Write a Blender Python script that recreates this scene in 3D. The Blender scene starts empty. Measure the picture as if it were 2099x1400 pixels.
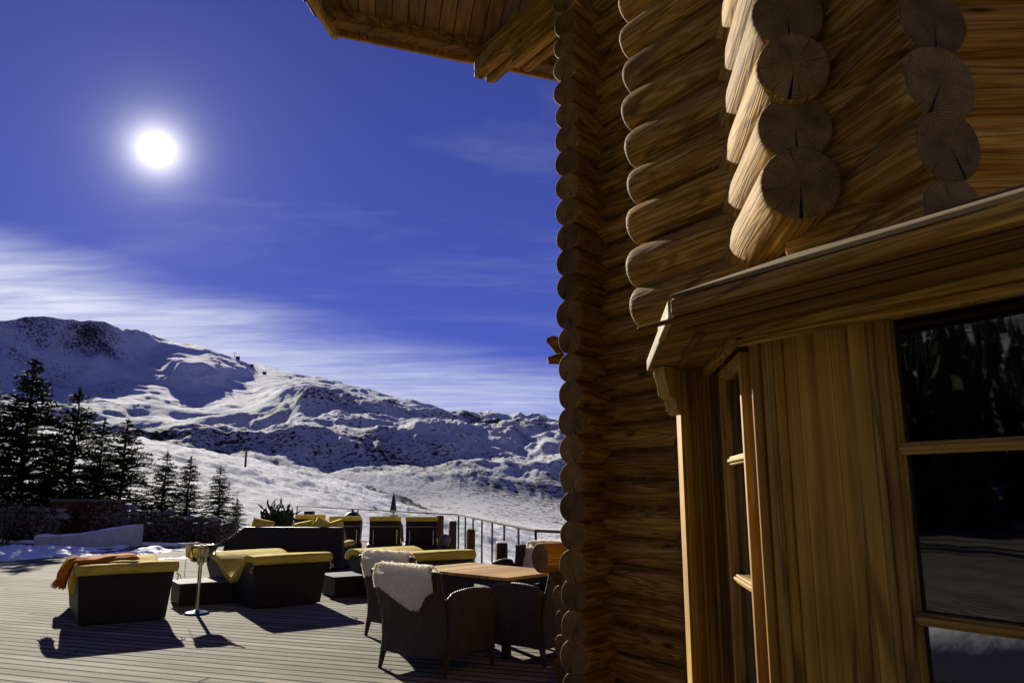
import bpy, bmesh, math, random
import numpy as np
from mathutils import Vector, Matrix, noise
R = math.radians
random.seed(7)
S = bpy.context.scene
COL = S.collection

# ------------------------------------------------------------------ camera
EYE = 1.55
F = 1550.0                       # focal length in pixels of a 2099 px wide picture
TH = R(11.3)
CT, ST = math.cos(TH), math.sin(TH)
cam_d = bpy.data.cameras.new('camera')
cam = bpy.data.objects.new('camera', cam_d); COL.objects.link(cam)
cam.location = (0, 0, EYE)
cam.rotation_euler = (R(90) + TH, 0, 0)
cam_d.sensor_width = 36.0
cam_d.lens = 36.0 * F / 2099.0
cam_d.clip_start = 0.05; cam_d.clip_end = 20000
S.camera = cam

def tanE(py):
    v = (700 - py) / F
    return (ST + v * CT) / (CT - v * ST)
def ratio(px, py):
    return (px - 1049.5) / F * (CT + tanE(py) * ST)
def W(px, py, Y):                # world point at forward distance Y
    return Vector((ratio(px, py) * Y, Y, EYE + tanE(py) * Y))
def G(px, py, z=0.0):            # point where the ray meets height z
    return W(px, py, (z - EYE) / tanE(py))
def azd(a): a = R(a); return Vector((math.sin(a), math.cos(a), 0))
U = azd(-33.5); V = azd(56.5); D = azd(6.4)

# ------------------------------------------------------------------ helpers
def link(o, parent=None):
    COL.objects.link(o)
    if parent: o.parent = parent
    return o
def tag(o, label=None, cat=None, group=None, kind=None):
    if label: o['label'] = label
    if cat: o['category'] = cat
    if group: o['group'] = group
    if kind: o['kind'] = kind
    return o
def empty(name, loc=(0, 0, 0), rz=0.0, label=None, cat=None, group=None):
    o = bpy.data.objects.new(name, None); o.empty_display_size = 0.2
    COL.objects.link(o); o.location = loc; o.rotation_euler = (0, 0, rz)
    return tag(o, label, cat, group)
def copy_tree(o, parent=None):
    c = o.copy(); COL.objects.link(c); c.parent = parent
    for ch in list(o.children): copy_tree(ch, c)
    return c

class MB:
    def __init__(s): s.v = []; s.f = []; s.m = []; s.sm = []
    def add(s, vs, fs, mat=0, smooth=False):
        n = len(s.v); s.v += [tuple(p) for p in vs]
        for f in fs: s.f.append([i + n for i in f]); s.m.append(mat); s.sm.append(smooth)
        return s
    def box(s, c, size, mat=0, M=None):
        x, y, z = [k / 2 for k in size]; c = Vector(c)
        vs = [Vector((a, b, d)) for d in (-z, z) for b in (-y, y) for a in (-x, x)]
        vs = [(M @ p if M else p) + c for p in vs]
        return s.add(vs, [(0, 2, 3, 1), (4, 5, 7, 6), (0, 1, 5, 4), (2, 6, 7, 3), (0, 4, 6, 2), (1, 3, 7, 5)], mat)
    def prism(s, poly, z0, z1, mat=0):
        n = len(poly)
        a = sum(poly[i][0] * poly[(i + 1) % n][1] - poly[(i + 1) % n][0] * poly[i][1] for i in range(n))
        if a < 0: poly = poly[::-1]
        vs = [(p[0], p[1], z0) for p in poly] + [(p[0], p[1], z1) for p in poly]
        fs = [tuple(range(n))[::-1], tuple(range(n, 2 * n))] + [(i, (i + 1) % n, n + (i + 1) % n, n + i) for i in range(n)]
        return s.add(vs, fs, mat)
    def wallbox(s, P, d, n, a0, a1, z0, z1, o0, o1, mat=0):
        """box on a wall line: along d from a0 to a1, out along n from o0 to o1"""
        q = [P + d * a0 + n * o0, P + d * a1 + n * o0, P + d * a1 + n * o1, P + d * a0 + n * o1]
        return s.prism([(p.x, p.y) for p in q], z0, z1, mat)
    def tube(s, pts, r, seg=8, mat=0, cap=True, smooth=True):
        pts = [Vector(p) for p in pts]
        rs = r if isinstance(r, (list, tuple)) else [r] * len(pts)
        rings = []
        up = Vector((0, 0, 1))
        for i, p in enumerate(pts):
            t = (pts[min(i + 1, len(pts) - 1)] - pts[max(i - 1, 0)]).normalized()
            ref = up if abs(t.z) < 0.95 else Vector((1, 0, 0))
            a = t.cross(ref).normalized(); b = t.cross(a).normalized()
            rings.append([p + (a * math.cos(2 * math.pi * k / seg) + b * math.sin(2 * math.pi * k / seg)) * rs[i] for k in range(seg)])
        vs = [q for rg in rings for q in rg]
        fs = [(i * seg + k, (i + 1) * seg + k, (i + 1) * seg + (k + 1) % seg, i * seg + (k + 1) % seg) for i in range(len(pts) - 1) for k in range(seg)]
        s.add(vs, fs, mat, smooth)
        if cap:
            n = len(pts) - 1
            s.add(rings[0], [tuple(range(seg))], mat); s.add(rings[n], [tuple(range(seg))[::-1]], mat)
        return s
    def lathe(s, prof, c=(0, 0, 0), seg=24, mat=0, smooth=True):
        c = Vector(c); vs = []
        for r, z in prof:
            for k in range(seg):
                a = 2 * math.pi * k / seg; vs.append(c + Vector((r * math.cos(a), r * math.sin(a), z)))
        fs = [(i * seg + k, i * seg + (k + 1) % seg, (i + 1) * seg + (k + 1) % seg, (i + 1) * seg + k) for i in range(len(prof) - 1) for k in range(seg)]
        return s.add(vs, fs, mat, smooth)
    def grid(s, fn, nu, nv, mat=0, smooth=True):
        vs = [fn(i / nu, j / nv) for j in range(nv + 1) for i in range(nu + 1)]
        fs = [(j * (nu + 1) + i, j * (nu + 1) + i + 1, (j + 1) * (nu + 1) + i + 1, (j + 1) * (nu + 1) + i) for j in range(nv) for i in range(nu)]
        return s.add(vs, fs, mat, smooth)
    def build(s, name, mats, parent=None, bevel=0, seg=2, solid=0, subsurf=0, fixn=False):
        me = bpy.data.meshes.new(name)
        me.from_pydata(s.v, [], s.f)
        if not isinstance(mats, (list, tuple)): mats = [mats]
        for m in mats: me.materials.append(m)
        me.polygons.foreach_set('material_index', s.m)
        me.polygons.foreach_set('use_smooth', s.sm)
        me.update()
        if fixn:
            b = bmesh.new(); b.from_mesh(me); bmesh.ops.remove_doubles(b, verts=b.verts, dist=1e-5)
            bmesh.ops.recalc_face_normals(b, faces=b.faces); b.to_mesh(me); b.free()
        o = bpy.data.objects.new(name, me); link(o, parent)
        if subsurf:
            m = o.modifiers.new('s', 'SUBSURF'); m.levels = subsurf; m.render_levels = subsurf
        if solid:
            m = o.modifiers.new('t', 'SOLIDIFY'); m.thickness = solid; m.offset = 0
        if bevel:
            m = o.modifiers.new('b', 'BEVEL'); m.width = bevel; m.segments = seg; m.limit_method = 'ANGLE'; m.angle_limit = R(35)
        return o

# ------------------------------------------------------------------ materials
class NT:
    def __init__(s, name):
        s.mat = bpy.data.materials.new(name); s.mat.use_nodes = True
        s.t = s.mat.node_tree; s.b = s.t.nodes['Principled BSDF']
    def n(s, typ, **kw):
        nd = s.t.nodes.new(typ)
        for k, v in kw.items():
            if k.startswith('i_'): nd.inputs[k[2:].replace('_', ' ')].default_value = v
            elif k.startswith('x'): nd.inputs[int(k[1:])].default_value = v
            else: setattr(nd, k, v)
        return nd
    def l(s, a, b): s.t.links.new(a, b)
    def coord(s, scale=(1, 1, 1), which='Object', rnd=0.0, loc=(0, 0, 0)):
        tc = s.n('ShaderNodeTexCoord'); mp = s.n('ShaderNodeMapping')
        mp.inputs['Scale'].default_value = scale; mp.inputs['Location'].default_value = loc
        src = tc.outputs[which]
        if rnd:
            oi = s.n('ShaderNodeObjectInfo'); mu = s.n('ShaderNodeMath', operation='MULTIPLY', x1=rnd)
            s.l(oi.outputs['Random'], mu.inputs[0])
            ad = s.n('ShaderNodeVectorMath', operation='ADD'); s.l(src, ad.inputs[0])
            s.l(mu.outputs[0], ad.inputs[1]); src = ad.outputs[0]
        s.l(src, mp.inputs['Vector']); return mp.outputs[0]
    def noise(s, vec, scale=5, detail=4, rough=0.5, dist=0.0):
        nd = s.n('ShaderNodeTexNoise', i_Scale=scale, i_Detail=detail, i_Roughness=rough, i_Distortion=dist)
        if vec is not None: s.l(vec, nd.inputs['Vector'])
        return nd.outputs['Fac']
    def ramp(s, fac, stops, interp='LINEAR'):
        nd = s.n('ShaderNodeValToRGB'); cr = nd.color_ramp; cr.interpolation = interp
        while len(cr.elements) < len(stops): cr.elements.new(0.5)
        for e, (p, c) in zip(cr.elements, stops):
            e.position = p; e.color = (*c, 1) if len(c) == 3 else c
        s.l(fac, nd.inputs[0]); return nd.outputs[0]
    def mix(s, fac, a, b, mode='MIX'):
        nd = s.n('ShaderNodeMix', data_type='RGBA', blend_type=mode)
        for k, x in ((0, fac), (6, a), (7, b)):
            if hasattr(x, 'links'): s.l(x, nd.inputs[k])
            else: nd.inputs[k].default_value = x if k == 0 else (*x, 1) if len(x) == 3 else x
        return nd.outputs[2]
    def math(s, op, a, b=0.0, clamp=False):
        nd = s.n('ShaderNodeMath', operation=op); nd.use_clamp = clamp
        for k, x in ((0, a), (1, b)):
            if hasattr(x, 'links'): s.l(x, nd.inputs[k])
            else: nd.inputs[k].default_value = x
        return nd.outputs[0]
    def bump(s, h, strength=0.4, dist=0.01, normal=None):
        nd = s.n('ShaderNodeBump', i_Strength=strength, i_Distance=dist)
        s.l(h, nd.inputs['Height'])
        if normal is not None: s.l(normal, nd.inputs['Normal'])
        return nd.outputs[0]
    def out(s, color=None, rough=None, bump=None, **kw):
        if color is not None:
            if hasattr(color, 'links'): s.l(color, s.b.inputs['Base Color'])
            else: s.b.inputs['Base Color'].default_value = (*color, 1)
        if rough is not None:
            if hasattr(rough, 'links'): s.l(rough, s.b.inputs['Roughness'])
            else: s.b.inputs['Roughness'].default_value = rough
        if bump is not None: s.l(bump, s.b.inputs['Normal'])
        for k, v in kw.items(): s.b.inputs[k.replace('_', ' ')].default_value = v
        return s.mat
M = {}
G3 = lambda *a: a

def wood(name, light, mid, dark, axis='X', grain=22, along=1.3, knots=True, bumpd=0.004, streak=0.5, freq=46.0, rough=0.72, spec=0.13, weather=0.0):
    k = NT(name)
    sc = {'X': (along, grain, grain), 'Z': (grain, grain, along), 'Y': (grain, along, grain)}[axis]
    v = k.coord(sc, rnd=37.0)
    v2 = k.coord(tuple(x * 0.30 for x in sc), rnd=21.0)
    v3 = k.coord((1, 1, 1), rnd=11.0)
    warp = k.noise(v3, 2.2, 3, 0.5)
    # broad cathedral figure: bands of a stretched noise
    big = k.noise(v2, 1.0, 2, 0.45, 0.6)
    wv = k.math('MULTIPLY', big, freq)
    sn = k.math('SINE', wv)
    sn = k.math('MULTIPLY_ADD', sn, 0.5); k.t.nodes[-1].inputs[2].default_value = 0.5
    fine = k.noise(v, 1.0, 5, 0.62, 0.2)
    c = k.ramp(fine, [(0.30, dark), (0.52, mid), (0.72, light)])
    c2 = k.mix(k.math('MULTIPLY', sn, streak), c, mid, 'MULTIPLY')
    c2 = k.mix(0.8, c, c2)
    stain = k.ramp(k.noise(v3, 1.6, 4, 0.6), [(0.32, (0.52, 0.47, 0.42)), (0.62, (1, 1, 1))])
    c2 = k.mix(0.75, c2, stain, 'MULTIPLY')
    h = fine
    if knots:
        vk = k.coord({'X': (1.6, 5, 5), 'Z': (6, 6, 1.5), 'Y': (5, 1.6, 5)}[axis], rnd=13.0)
        vo = k.n('ShaderNodeTexVoronoi', i_Scale=1.0, i_Randomness=1.0); k.l(vk, vo.inputs['Vector'])
        kn = k.ramp(vo.outputs['Distance'], [(0.05, (0.06, 0.035, 0.02)), (0.13, (1, 1, 1))])
        c2 = k.mix(0.85, c2, kn, 'MULTIPLY')
    if weather:
        vw = k.coord({'X': (1.6, 7, 7), 'Z': (6, 6, 1.3), 'Y': (6, 1.3, 6)}[axis], rnd=17.0)
        wz = k.ramp(k.noise(vw, 1.0, 6, 0.66, 0.5), [(0.46, (0, 0, 0)), (0.66, (1, 1, 1))])
        grey = k.mix(0.5, c2, (0.17, 0.125, 0.080)); c2 = k.mix(k.math('MULTIPLY', wz, weather * 0.8), c2, grey)
    # long drying cracks
    vc = k.coord(tuple(x * q for x, q in zip(sc, (0.28, 0.28, 0.28))), rnd=5.0)
    cr = k.n('ShaderNodeTexVoronoi', i_Scale=1.0, feature='DISTANCE_TO_EDGE'); k.l(vc, cr.inputs['Vector'])
    crk = k.ramp(cr.outputs['Distance'], [(0.010, (0.10, 0.07, 0.05)), (0.030, (1, 1, 1))])
    c2 = k.mix(0.55, c2, crk, 'MULTIPLY')
    oi = k.n('ShaderNodeObjectInfo')
    val = k.ramp(oi.outputs['Random'], [(0, (0.72, 0.70, 0.68)), (1, (1.12, 1.08, 1.0))])
    c2 = k.mix(1.0, c2, val, 'MULTIPLY')
    hh = k.math('ADD', h, k.math('MULTIPLY', sn, 0.25))
    return k.out(c2, rough, k.bump(hh, 0.75, bumpd), Specular_IOR_Level=spec)

M['log'] = wood('log_wood', (0.62, 0.41, 0.10), (0.46, 0.285, 0.052), (0.20, 0.11, 0.017), 'X', 46, 2.6, bumpd=0.006, streak=0.95, freq=60.0, spec=0.10, weather=0.75)
M['board'] = wood('board_wood', (0.58, 0.35, 0.062), (0.45, 0.265, 0.042), (0.28, 0.15, 0.020), 'Z', 40, 1.0, bumpd=0.0012, streak=0.45, freq=17.0)
M['bar'] = wood('glazing_bar_wood', (0.58, 0.385, 0.085), (0.47, 0.285, 0.050), (0.30, 0.165, 0.026), 'X', 34, 1.5, knots=False, bumpd=0.002, rough=0.6, spec=0.3)
M['log_lit'] = wood('bounce_lit_log_wood', (0.85, 0.52, 0.11), (0.66, 0.37, 0.055), (0.36, 0.18, 0.022), 'X', 46, 2.2, bumpd=0.006, streak=0.8, freq=60.0, spec=0.10, weather=0.2)  # log wood made lighter and oranger: bounced light put into the colour
M['trim'] = wood('trim_wood', (0.58, 0.385, 0.085), (0.47, 0.285, 0.050), (0.30, 0.165, 0.026), 'Z', 34, 1.5, knots=False, bumpd=0.002, rough=0.6, spec=0.3)
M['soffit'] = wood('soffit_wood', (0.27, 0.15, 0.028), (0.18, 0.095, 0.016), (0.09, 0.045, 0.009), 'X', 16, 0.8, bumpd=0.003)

def mat_end():
    k = NT('log_end_grain')
    tc = k.n('ShaderNodeTexCoord'); sx = k.n('ShaderNodeSeparateXYZ'); k.l(tc.outputs['Object'], sx.inputs[0])
    y, z = sx.outputs[1], sx.outputs[2]
    nz = k.noise(k.coord((1, 1, 1), rnd=9.0), 9, 4, 0.6)
    r = k.math('SQRT', k.math('ADD', k.math('MULTIPLY', y, y), k.math('MULTIPLY', z, z)))
    ring = k.math('SINE', k.math('MULTIPLY', k.math('ADD', r, k.math('MULTIPLY', nz, 0.05)), 620.0))
    ang = k.math('ARCTAN2', y, z)
    cx = k.n('ShaderNodeCombineXYZ'); k.l(k.math('MULTIPLY', ang, 7.0), cx.inputs[0]); k.l(k.math('MULTIPLY', r, 3.0), cx.inputs[1])
    oi = k.n('ShaderNodeObjectInfo'); k.l(k.math('MULTIPLY', oi.outputs['Random'], 40.0), cx.inputs[2])
    rad = k.noise(cx.outputs[0], 2.2, 4, 0.7)
    endv = k.ramp(oi.outputs['Random'], [(0, (0.55, 0.52, 0.48)), (1, (1.15, 1.1, 1.05))])
    c = k.ramp(nz, [(0.3, (0.115, 0.070, 0.023)), (0.7, (0.27, 0.175, 0.062))])
    c = k.mix(0.45, c, k.ramp(ring, [(0.2, (0.30, 0.25, 0.2)), (0.8, (1, 1, 1))]), 'MULTIPLY')
    val = k.ramp(oi.outputs['Random'], [(0, (0.55, 0.52, 0.5)), (1, (1.15, 1.1, 1.05))]) if False else None
    crk = k.ramp(rad, [(0.34, (0.15, 0.12, 0.10)), (0.42, (1, 1, 1))])
    c = k.mix(0.75, c, crk, 'MULTIPLY')
    c = k.mix(1.0, c, endv, 'MULTIPLY')
    # main drying check: a wedge from the heart downwards
    down = k.math('LESS_THAN', z, 0.004)
    w = k.math('LESS_THAN', k.math('ABSOLUTE', k.math('ADD', y, k.math('MULTIPLY', k.math('SUBTRACT', nz, 0.5), 0.02))), k.math('MULTIPLY', k.math('ABSOLUTE', z), 0.055))
    c = k.mix(k.math('MULTIPLY', down, w), c, (0.012, 0.009, 0.007))
    return k.out(c, 0.85, k.bump(k.math('ADD', rad, k.math('MULTIPLY', ring, 0.08)), 0.6, 0.004), Specular_IOR_Level=0.15)
M['end'] = mat_end()

def simple(name, col, rough=0.6, var=0.25, scale=8, bumps=0.3, bd=0.004, metallic=0.0, stretch=(1, 1, 1), **kw):
    k = NT(name); v = k.coord(stretch, rnd=5.0); n = k.noise(v, scale, 5, 0.6)
    lo = tuple(c * (1 - var) for c in col); hi = tuple(min(1, c * (1 + var)) for c in col)
    c = k.ramp(n, [(0.3, lo), (0.7, hi)])
    if not metallic: kw.setdefault('Specular_IOR_Level', 0.12)
    return k.out(c, rough, k.bump(n, bumps, bd), Metallic=metallic, **kw)
M['fabric'] = simple('yellow_canvas', (0.56, 0.42, 0.06), 0.9, 0.20, 5, 0.9, 0.035, stretch=(1, 2.2, 1))
M['piping'] = simple('canvas_piping', (0.52, 0.42, 0.13), 0.9, 0.2, 30)
M['orange'] = simple('orange_wool', (0.46, 0.135, 0.005), 0.95, 0.35, 45, 0.9, 0.006)
M['tabletop'] = None
M['steel'] = simple('brushed_steel', (0.42, 0.40, 0.37), 0.28, 0.12, 6, 0.1, 0.002, 1.0)
M['brass'] = simple('champagne_metal', (0.62, 0.56, 0.42), 0.25, 0.15, 6, 0.1, 0.002, 1.0)
M['darkmetal'] = simple('dark_metal', (0.035, 0.035, 0.04), 0.5, 0.3, 12)
M['railmetal'] = simple('weathered_rail_metal', (0.12, 0.11, 0.095), 0.9, 0.3, 9, 0.2, 0.002)
M['bluepaint'] = simple('blue_enamel', (0.03, 0.06, 0.32), 0.35, 0.3, 9)
M['post'] = wood('post_wood', (0.17, 0.085, 0.035), (0.10, 0.048, 0.02), (0.04, 0.02, 0.01), 'Z', 20, 1.0)
M['greytop'] = simple('grey_table_glass', (0.085, 0.085, 0.09), 0.8, 0.12, 5, 0.1, 0.001)
M['concrete'] = simple('pale_concrete', (0.44, 0.43, 0.42), 0.9, 0.15, 6, 0.4, 0.01)
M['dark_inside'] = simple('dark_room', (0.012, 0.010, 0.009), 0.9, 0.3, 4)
M['needles'] = simple('cedar_needles', (0.028, 0.042, 0.018), 0.8, 0.55, 3.0, 0.2)
M['trunk'] = simple('bark', (0.045, 0.030, 0.020), 0.95, 0.4, 9, 0.8, 0.02, stretch=(1, 1, 0.25))
M['twig'] = simple('dry_shrub', (0.17, 0.135, 0.09), 0.9, 0.93, 2.2, 0.4)
M['wool'] = simple('sheep_wool', (0.95, 0.90, 0.76), 1.0, 0.13, 30, 0.6, 0.01, Sheen_Weight=0.5)
def _fluff(m):
    t = m.node_tree; b = t.nodes['Principled BSDF']; o = t.nodes['Material Output']
    tr = t.nodes.new('ShaderNodeBsdfTranslucent'); tr.inputs[0].default_value = (0.95, 0.88, 0.74, 1); mx = t.nodes.new('ShaderNodeMixShader'); mx.inputs[0].default_value = 0.42
    t.links.new(b.outputs[0], mx.inputs[1]); t.links.new(tr.outputs[0], mx.inputs[2]); t.links.new(mx.outputs[0], o.inputs[0])
_fluff(M['wool'])
M['shingle'] = wood('roof_board', (0.42, 0.35, 0.22), (0.32, 0.25, 0.14), (0.20, 0.15, 0.08), 'X', 18, 0.8, knots=False)
M['lanternglass'] = simple('smoked_globe', (0.10, 0.10, 0.095), 0.15, 0.3, 8)

def mat_wicker(name, c0, c1, sc=95.0, bs=0.9):
    k = NT(name)
    v = k.coord((1, 1, 1))
    sx = k.n('ShaderNodeSeparateXYZ'); k.l(v, sx.inputs[0])
    a = k.math('SINE', k.math('MULTIPLY', k.math('ADD', sx.outputs[0], sx.outputs[1]), sc * 2.2))
    b = k.math('SINE', k.math('MULTIPLY', sx.outputs[2], sc * 4.2))
    h = k.math('ADD', k.math('MULTIPLY', a, 0.7), k.math('MULTIPLY', k.math('MULTIPLY', a, b), 0.45))
    nz = k.noise(v, 14, 4, 0.6)
    f = k.math('MULTIPLY_ADD', h, 0.35); k.t.nodes[-1].inputs[2].default_value = 0.5
    c = k.ramp(k.math('ADD', f, k.math('MULTIPLY', k.math('SUBTRACT', nz, 0.5), 0.7)), [(0.2, c0), (0.85, c1)])
    return k.out(c, 0.55, k.bump(h, bs, 0.006), Specular_IOR_Level=0.25)
M['wicker'] = mat_wicker('brown_wicker', (0.018, 0.014, 0.010), (0.085, 0.066, 0.045))
M['wicker_dark'] = mat_wicker('black_wicker', (0.008, 0.007, 0.006), (0.022, 0.018, 0.016), 75, 0.4)

def mat_deck():
    k = NT('deck_boards')
    tc = k.n('ShaderNodeTexCoord')
    mp = k.n('ShaderNodeMapping'); mp.inputs['Rotation'].default_value = (0, 0, R(19.0))
    k.l(tc.outputs['Object'], mp.inputs['Vector'])          # x now runs along the boards
    sx = k.n('ShaderNodeSeparateXYZ'); k.l(mp.outputs[0], sx.inputs[0])
    P = 0.158
    yb = k.math('DIVIDE', sx.outputs[1], P)
    idx = k.math('FLOOR', yb); fr = k.math('FRACT', yb)
    edge = k.math('MINIMUM', fr, k.math('SUBTRACT', 1.0, fr))
    # staggered butt joints
    jo = k.math('FRACT', k.math('MULTIPLY', idx, 0.381))
    xb = k.math('ADD', k.math('DIVIDE', sx.outputs[0], 14.0), jo)
    fx = k.math('FRACT', xb); ix = k.math('FLOOR', xb)
    jed = k.math('MULTIPLY', k.math('MINIMUM', fx, k.math('SUBTRACT', 1.0, fx)), 14.0 / P)
    e = k.math('MINIMUM', edge, jed)
    cx = k.n('ShaderNodeCombineXYZ'); k.l(idx, cx.inputs[0]); k.l(ix, cx.inputs[1])
    wn = k.n('ShaderNodeTexWhiteNoise', noise_dimensions='3D'); k.l(cx.outputs[0], wn.inputs['Vector'])
    # grooves cut in each board
    gr = k.math('SINE', k.math('MULTIPLY', fr, 2 * math.pi * 7))
    mp2 = k.n('ShaderNodeMapping'); mp2.inputs['Scale'].default_value = (1.1, 38, 1); k.l(mp.outputs[0], mp2.inputs['Vector'])
    ad = k.n('ShaderNodeVectorMath', operation='ADD'); k.l(mp2.outputs[0], ad.inputs[0]); k.l(wn.outputs['Color'], ad.inputs[1])
    gn = k.noise(ad.outputs[0], 1.0, 5, 0.65, 0.3)
    big = k.noise(mp.outputs[0], 0.7, 5, 0.6)
    c = k.ramp(gn, [(0.25, (0.115, 0.105, 0.088)), (0.48, (0.265, 0.255, 0.218)), (0.72, (0.41, 0.40, 0.35))])
    c = k.mix(1.0, c, k.ramp(wn.outputs['Value'], [(0, (0.70, 0.68, 0.66)), (1, (1.1, 1.08, 1.04))]), 'MULTIPLY')
    c = k.mix(0.95, c, k.ramp(big, [(0.3, (0.60, 0.57, 0.53)), (0.5, (0.9, 0.88, 0.85)), (0.68, (1.08, 1.06, 1.04))]), 'MULTIPLY')
    c = k.mix(0.12, c, k.ramp(gr, [(0.0, (0.3, 0.28, 0.25)), (0.7, (1, 1, 1))]), 'MULTIPLY')
    gap = k.ramp(e, [(0.065, (0.02, 0.02, 0.02)), (0.14, (1, 1, 1))])
    c = k.mix(1.0, c, gap, 'MULTIPLY')
    scf = k.n('ShaderNodeMapping'); scf.inputs['Rotation'].default_value = (0, 0, R(35)); scf.inputs['Scale'].default_value = (0.5, 9, 1); k.l(mp.outputs[0], scf.inputs['Vector'])
    sc_ = k.noise(scf.outputs[0], 1.0, 5, 0.7, 0.6)
    c = k.mix(k.math('MULTIPLY', k.ramp(sc_, [(0.64, (0, 0, 0)), (0.70, (1, 1, 1))]), 0.35), c, (0.52, 0.50, 0.45))
    # screw heads over the joists
    sxx = k.math('FRACT', k.math('DIVIDE', sx.outputs[0], 0.6)); dx_ = k.math('MULTIPLY', k.math('ABSOLUTE', k.math('SUBTRACT', sxx, 0.5)), 0.6)
    dy_ = k.math('MULTIPLY', k.math('ABSOLUTE', k.math('SUBTRACT', edge, 0.22)), P)
    scr = k.math('LESS_THAN', k.math('ADD', k.math('MULTIPLY', dx_, dx_), k.math('MULTIPLY', dy_, dy_)), 0.00007)
    c = k.mix(k.math('MULTIPLY', scr, 0.8), c, (0.05, 0.045, 0.04))
    spots = k.noise(mp.outputs[0], 26, 2, 0.5)
    c = k.mix(k.ramp(spots, [(0.70, (0, 0, 0)), (0.74, (1, 1, 1))]), c, (0.15, 0.13, 0.11))
    eh = k.ramp(e, [(0.0, (0, 0, 0)), (0.06, (1, 1, 1))])
    h = k.math('ADD', eh, k.math('ADD', k.math('MULTIPLY', gn, 0.25), k.math('MULTIPLY', gr, 0.06)))
    return k.out(c, 0.9, k.bump(h, 0.7, 0.010), Specular_IOR_Level=0.07)
M['deck'] = mat_deck()

def mat_table():
    k = NT('teak_table_top')
    tc = k.n('ShaderNodeTexCoord'); sx = k.n('ShaderNodeSeparateXYZ'); k.l(tc.outputs['Object'], sx.inputs[0])
    yb = k.math('DIVIDE', sx.outputs[0], 0.115); idx = k.math('FLOOR', yb); fr = k.math('FRACT', yb)
    wn = k.n('ShaderNodeTexWhiteNoise', noise_dimensions='1D'); k.l(idx, wn.inputs['W'])
    v = k.coord((26, 2, 1)); gn = k.noise(v, 1.0, 5, 0.6)
    c = k.ramp(wn.outputs['Value'], [(0, (0.34, 0.18, 0.062)), (0.5, (0.44, 0.27, 0.10)), (1, (0.54, 0.39, 0.17))])
    c = k.mix(0.6, c, k.ramp(gn, [(0.3, (0.6, 0.55, 0.5)), (0.7, (1.1, 1.1, 1.1))]), 'MULTIPLY')
    e = k.math('MINIMUM', fr, k.math('SUBTRACT', 1.0, fr))
    c = k.mix(1.0, c, k.ramp(e, [(0.012, (0.15, 0.12, 0.1)), (0.03, (1, 1, 1))]), 'MULTIPLY')
    return k.out(c, 0.7, k.bump(gn, 0.3, 0.002), Specular_IOR_Level=0.06)
M['tabletop'] = mat_table()

def mat_glass():
    k = NT('window_glass')
    v = k.coord((1, 1, 1)); n = k.noise(v, 1.6, 3, 0.5)
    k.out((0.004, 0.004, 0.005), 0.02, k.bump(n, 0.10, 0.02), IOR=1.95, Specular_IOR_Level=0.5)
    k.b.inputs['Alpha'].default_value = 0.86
    return k.mat
M['glass'] = mat_glass()

def mat_snow(name, rocks=True):
    k = NT(name)
    v = k.coord((1, 1, 1), 'Object')
    geo = k.n('ShaderNodeNewGeometry')
    sn = k.n('ShaderNodeSeparateXYZ'); k.l(geo.outputs['True Normal'], sn.inputs[0])
    n1 = k.noise(v, 0.0065, 4, 0.6)
    cd = k.n('ShaderNodeVectorMath', operation='LENGTH'); k.l(v, cd.inputs[0])
    nearf = k.ramp(k.math('DIVIDE', cd.outputs['Value'], 420.0), [(0.75, (0, 0, 0)), (0.95, (1, 1, 1))])
    n2a = k.noise(v, 0.26, 8, 0.74, 0.4); n2b = k.noise(v, 0.55, 7, 0.74, 0.6)
    n2 = k.mix(nearf, n2b, n2a)
    n3 = k.noise(v, 0.035, 6, 0.7)
    snow = k.ramp(n3, [(0.3, (0.84, 0.86, 0.95)), (0.7, (0.91, 0.93, 0.98))])
    if rocks:
        at = k.n('ShaderNodeAttribute', attribute_name='rock')
        # distance-aware speckle so that rocks stay metre-sized far and near
        steep = k.math('SUBTRACT', 1.0, sn.outputs[2])
        d = k.math('ADD', n2, k.math('MULTIPLY', k.math('SUBTRACT', n1, 0.5), 0.5))
        d = k.math('ADD', d, k.math('MULTIPLY', steep, 0.14))
        d = k.math('ADD', d, k.math('SUBTRACT', at.outputs['Fac'], 0.5))
        m = k.ramp(d, [(0.575, (0, 0, 0)), (0.605, (1, 1, 1))])
        rc = k.ramp(k.noise(v, 0.6, 4, 0.6), [(0.3, (0.020, 0.018, 0.014)), (0.7, (0.085, 0.075, 0.055))])
        c = k.mix(m, snow, rc)
        h = k.math('ADD', k.math('MULTIPLY', n2, 1.0), k.math('MULTIPLY', m, 0.4))
        bd = k.n('ShaderNodeBump', i_Strength=1.0, i_Distance=1.0); k.l(h, bd.inputs['Height'])
        dm = k.math('MULTIPLY_ADD', nearf, 5.0); k.t.nodes[-1].inputs[2].default_value = 2.2; k.l(dm, bd.inputs['Distance'])
        return k.out(c, 0.9, bd.outputs[0], Specular_IOR_Level=0.05)
    n4 = k.noise(v, 7, 6, 0.6)
    return k.out(snow, 0.8, k.bump(n4, 0.6, 0.03), Specular_IOR_Level=0.1)
M['mountain'] = mat_snow('mountain_snow_and_rock')
M['snow'] = mat_snow('fresh_snow', False)
M['stone'] = None
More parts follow.
